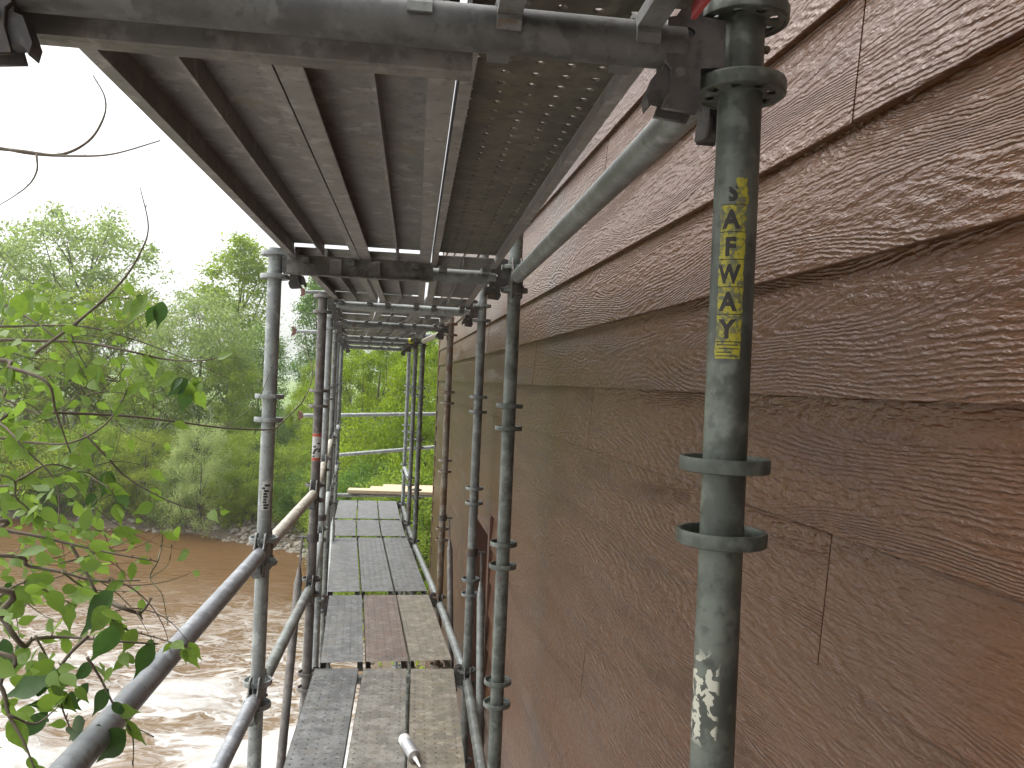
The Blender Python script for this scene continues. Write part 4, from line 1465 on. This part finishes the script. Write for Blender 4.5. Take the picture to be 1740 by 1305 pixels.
def catmull(P, n=6):
    out = []
    Q = [P[0] + (P[0] - P[1])] + P + [P[-1] + (P[-1] - P[-2])]
    for i in range(1, len(Q) - 2):
        for k in range(n):
            t = k / n
            a, b, c, d = Q[i - 1], Q[i], Q[i + 1], Q[i + 2]
            out.append(0.5 * ((2 * b) + (c - a) * t + (2 * a - 5 * b + 4 * c - d) * t * t + (3 * b - a - 3 * c + d) * t ** 3))
    out.append(P[-1])
    return out
for pts, d0, d1, rad, nleaf in TW:
    n = len(pts)
    P = [PX(x, y, d0 + (d1 - d0) * i / (n - 1) + tr.uniform(-.02, .02)) for i, (x, y) in enumerate(pts)]
    if pts[0][0] <= -50:      # comes in from the trunk
        s = P[0]
        P = [Vector((-3.9 - 0.1 * tr.random(), 1.1, s.z * 0.55 + (EYE + 0.1) * 0.45 - 0.1)), Vector((s.x - 0.7, s.y - 0.2, s.z - 0.05))] + P
        rr_ = [rad * 0.001 * 2.6, rad * 0.001 * 1.7] + [rad * 0.001 * (1 - 0.72 * i / (n - 1)) for i in range(n)]
    else:
        rr_ = [rad * 0.001 * (1 - 0.72 * i / (n - 1)) for i in range(n)]
    S = catmull(P, 6)
    rs_ = [np.interp(i / (len(S) - 1) * (len(P) - 1), range(len(P)), rr_) * (1 + 0.12 * tr.random()) for i in range(len(S))]
    bm = bmesh.new()
    bm_tube(bm, [nb(p) for p in S], rs_, 6)
    for k in range(len(S) // 4):          # buds and node swellings
        q = tr.choice(S[len(S) // 4:])
        bm_tube(bm, [nb(q), nb(q + Vector((tr.uniform(-.006, .006), 0, tr.uniform(-.004, .010))))], [0.0016, 0.0006], 5)
    obj('branch', bm_mesh(bm, smooth=True), M['twig'] if rad > 2.4 else M['twig_green'], near)
    for k in range(nleaf):
        j = tr.randrange(len(S) // 3, len(S))
        q = S[j]
        tdir = (S[min(j + 1, len(S) - 1)] - S[max(j - 1, 0)]).normalized()
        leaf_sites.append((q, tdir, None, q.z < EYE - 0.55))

for k in range(70):
    x0, y0 = tr.uniform(-20, 190), tr.choice((tr.uniform(560, 720), tr.uniform(700, 1040), tr.uniform(760, 1000)))
    d = float(np.interp(y0, [500, 1200], [2.1, 1.4])) + tr.uniform(-.1, .2)
    ang = tr.choice((tr.uniform(-.5, .6), tr.uniform(.2, 1.4), tr.uniform(-1.2, -.3)))
    Lp = tr.uniform(60, 190)
    cv = tr.uniform(-.9, .9)
    P = []
    for i in range(5):
        t = i / 4
        P.append(PX(x0 + Lp * t * math.cos(ang + cv * t), y0 + Lp * t * math.sin(ang + cv * t), d + 0.1 * t))
    S = catmull(P, 4)
    bm = bmesh.new()
    r0_ = tr.uniform(.0009, .0019)
    bm_tube(bm, [nb(p) for p in S], [r0_ * (1 - .7 * i / (len(S) - 1)) for i in range(len(S))], 5)
    obj('twig', bm_mesh(bm, smooth=True), M[tr.choice(('twig', 'twig_green', 'twig'))], near)
    if tr.random() < .6:
        q = S[-1]
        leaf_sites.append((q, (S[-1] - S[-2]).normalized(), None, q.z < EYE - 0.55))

# hand-read leaves: photo pixel of stem end, tip, distance, dark?
HL = [((193, 1005), (150, 1075), 1.42, 1), ((160, 1010), (118, 1015), 1.42, 0), ((186, 1030), (148, 1078), 1.40, 0), ((195, 1062), (160, 1128), 1.38, 1), ((232, 1068), (206, 1110), 1.45, 0),
      ((258, 1092), (230, 1148), 1.45, 1), ((185, 1170), (158, 1215), 1.36, 1), ((96, 1138), (22, 1186), 1.34, 1), ((160, 1128), (128, 1155), 1.36, 1), ((132, 1155), (98, 1166), 1.36, 1),
      ((150, 1160), (130, 1195), 1.36, 1), ((92, 1195), (45, 1198), 1.34, 1), ((82, 1210), (32, 1258), 1.33, 1), ((115, 1180), (128, 1205), 1.35, 1), ((145, 1225), (105, 1258), 1.36, 1),
      ((214, 1240), (172, 1290), 1.37, 1), ((168, 1230), (160, 1262), 1.37, 1), ((60, 1180), (80, 1168), 1.33, 1), ((80, 1115), (64, 1135), 1.35, 0), ((33, 1112), (45, 1130), 1.35, 0),
      ((5, 1085), (18, 1132), 1.33, 1), ((20, 990), (5, 1005), 1.45, 1), ((20, 1018), (-2, 1060), 1.4, 0), ((40, 1020), (15, 1055), 1.4, 0),
      ((262, 520), (250, 556), 2.05, 1), ((276, 512), (268, 556), 2.05, 1), ((250, 500), (222, 552), 2.05, 0), ((240, 500), (236, 520), 2.05, 1), ((228, 512), (202, 535), 2.05, 0),
      ((200, 505), (192, 532), 2.0, 0), ((215, 480), (228, 505), 2.0, 0), ((300, 636), (268, 656), 2.1, 0), ((320, 645), (282, 672), 2.1, 1), ((322, 655), (308, 700), 2.1, 1), ((330, 662), (350, 695), 2.1, 0),
      ((310, 640), (295, 662), 2.1, 1), ((190, 800), (175, 842), 1.75, 1), ((200, 830), (215, 868), 1.75, 1), ((160, 838), (148, 870), 1.72, 1), ((180, 805), (196, 838), 1.75, 0),
      ((130, 610), (105, 650), 1.85, 0), ((150, 620), (178, 648), 1.85, 0), ((170, 630), (160, 655), 1.85, 0), ((40, 500), (20, 545), 1.9, 0), ((10, 500), (-5, 545), 1.9, 0), ((60, 510), (88, 540), 1.95, 0),
      ((130, 520), (160, 545), 1.95, 0), ((35, 680), (20, 725), 1.75, 0), ((5, 690), (15, 735), 1.75, 0), ((95, 620), (60, 640), 1.8, 0), ((140, 770), (160, 800), 1.75, 0), ((280, 905), (300, 918), 1.7, 0),
      ((228, 1128), (214, 1108), 1.44, 0), ((212, 1120), (190, 1140), 1.43, 0), ((205, 1110), (220, 1135), 1.43, 0), ((312, 1100), (316, 1128), 1.5, 0), ((290, 1092), (276, 1110), 1.5, 0)]
def leaf_mesh(seed):
    """ovate, pointed, serrated leaf folded along the midrib; y = stem to tip, unit length"""
    rl = random.Random(seed)
    n = 8
    vs = [(0, 0, 0)]
    mid, lft, rgt = [], [], []
    bend = rl.uniform(-.25, .12)
    fold = rl.uniform(.05, .28)
    prof = [0.0, .15, .245, .285, .275, .23, .155, .07, 0.0]
    for i in range(1, n):
        t = i / n
        z = bend * t * t
        mid.append(len(vs)); vs.append((0.02 * math.sin(4 * t + seed), t, z))
        w = prof[i]
        lft.append(len(vs)); vs.append((-w, t - .03 + rl.uniform(-.012, .012), z + fold * w))
        rgt.append(len(vs)); vs.append((w, t - .03 + rl.uniform(-.012, .012), z + fold * w * .9))
    tip = len(vs)
    vs.append((0.01, 1.10, bend * 1.2))
    fs = [(0, mid[0], lft[0]), (0, rgt[0], mid[0])]
    for i in range(n - 2):
        fs.append((lft[i], mid[i], mid[i + 1], lft[i + 1]))
        fs.append((mid[i], rgt[i], rgt[i + 1], mid[i + 1]))
    fs += [(lft[-1], mid[-1], tip), (mid[-1], rgt[-1], tip)]
    # stalk
    k = len(vs)
    vs += [(-.008, 0.02, 0), (.008, 0.02, 0), (.006, -.16, .02), (-.006, -.16, .02)]
    fs.append((k, k + 1, k + 2, k + 3))
    me = mesh_from(vs, fs, 'leaf', True)
    return me
LEAVES = [leaf_mesh(s) for s in range(6)]
def place_leaf(stem, tip, dark, wide=1.0):
    d = tip - stem
    L = d.length
    y = d.normalized()
    v = Vector((tr.gauss(0, .35), -1 + tr.gauss(0, .35), 0.35 + tr.gauss(0, .4)))     # upper face, roughly to the light
    z = v - y * v.dot(y)
    z.normalize()
    x = y.cross(z)
    rot = Matrix((x, y, z)).transposed()
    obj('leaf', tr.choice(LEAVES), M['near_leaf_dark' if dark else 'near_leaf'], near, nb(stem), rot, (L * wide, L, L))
nl = 0
for a, b, d, dk in HL:
    place_leaf(PX(*a, d), PX(*b, d + tr.uniform(-.02, .03)), dk, tr.uniform(.85, 1.1))
    nl += 1
for q, tdir, _, dk in leaf_sites:
    d = (tdir * tr.uniform(.2, 1) + Vector((tr.gauss(0, .6), tr.gauss(0, .5), -0.55 + tr.gauss(0, .5)))).normalized()
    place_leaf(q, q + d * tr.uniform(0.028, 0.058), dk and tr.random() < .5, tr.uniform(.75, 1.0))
    nl += 1
# loose sprays of smaller leaves near the left edge
sprays = [(20, 545, 2.1, 49), (90, 515, 2.2, 35), (30, 630, 2.0, 46), (120, 640, 2.1, 19), (30, 720, 1.95, 22), (60, 790, 1.9, 22), (110, 760, 2.1, 12), (40, 860, 1.75, 43), (100, 900, 1.75, 38), (50, 960, 1.65, 24),
          (150, 940, 1.7, 12), (20, 1040, 1.5, 22), (40, 1130, 1.45, 19), (110, 1090, 1.5, 14), (20, 1220, 1.4, 16), (160, 575, 2.3, 22), (215, 890, 1.8, 9), (70, 1010, 1.55, 14), (200, 620, 2.3, 14), (230, 700, 2.4, 8)]
extra_v, extra_f = [], []
for px, py, d, n in sprays:
    for k in range(n):
        q = PX(px + tr.gauss(0, 48), py + tr.gauss(0, 34), d + tr.gauss(0, .2))
        dr = Vector((tr.gauss(.3, .7), tr.gauss(0, .5), -0.2 + tr.gauss(0, .4))).normalized()
        L = tr.uniform(0.020, 0.046)
        if nl < 298 and tr.random() < 0.45:
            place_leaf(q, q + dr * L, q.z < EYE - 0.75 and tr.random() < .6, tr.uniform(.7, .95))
            nl += 1
        else:
            v = Vector((tr.gauss(0, .5), -1 + tr.gauss(0, .5), 0.4 + tr.gauss(0, .5)))
            z = (v - dr * v.dot(dr)).normalized()
            x = dr.cross(z)
            me = tr.choice(LEAVES)
            off = len(extra_v)
            extra_v += [nb(q) + (x * c.co.x + dr * c.co.y + z * c.co.z) * L for c in me.vertices]
            extra_f += [[i + off for i in p.vertices] for p in me.polygons]
stuff(obj('small_leaves', mesh_from(extra_v, extra_f, 'small_leaves', True), M['near_leaf'], near))

# ------------------------------------------------------------------ haze volume added to stand in for lens glare
def veil():
    m = bpy.data.materials.new('lens_glare_veil')
    m.use_nodes = True
    nt = m.node_tree
    nt.nodes.remove(nt.nodes['Principled BSDF'])
    pv = nt.nodes.new('ShaderNodeVolumePrincipled')
    pv.inputs['Color'].default_value = (0.95, 0.97, 1.0, 1)
    pv.inputs['Density'].default_value = 0.0008
    pv.inputs['Anisotropy'].default_value = 0.3
    nt.links.new(pv.outputs[0], nt.nodes['Material Output'].inputs['Volume'])
    o = stuff(obj('veil', box_mesh(-1400, 1400, -500, 2400, -3.0, 26.0), m))  # added scattering box that pales distant foliage the way lens glare would
    o['label'] = 'thin pale haze added to stand in for lens glare'
    o['category'] = 'veil'
veil()
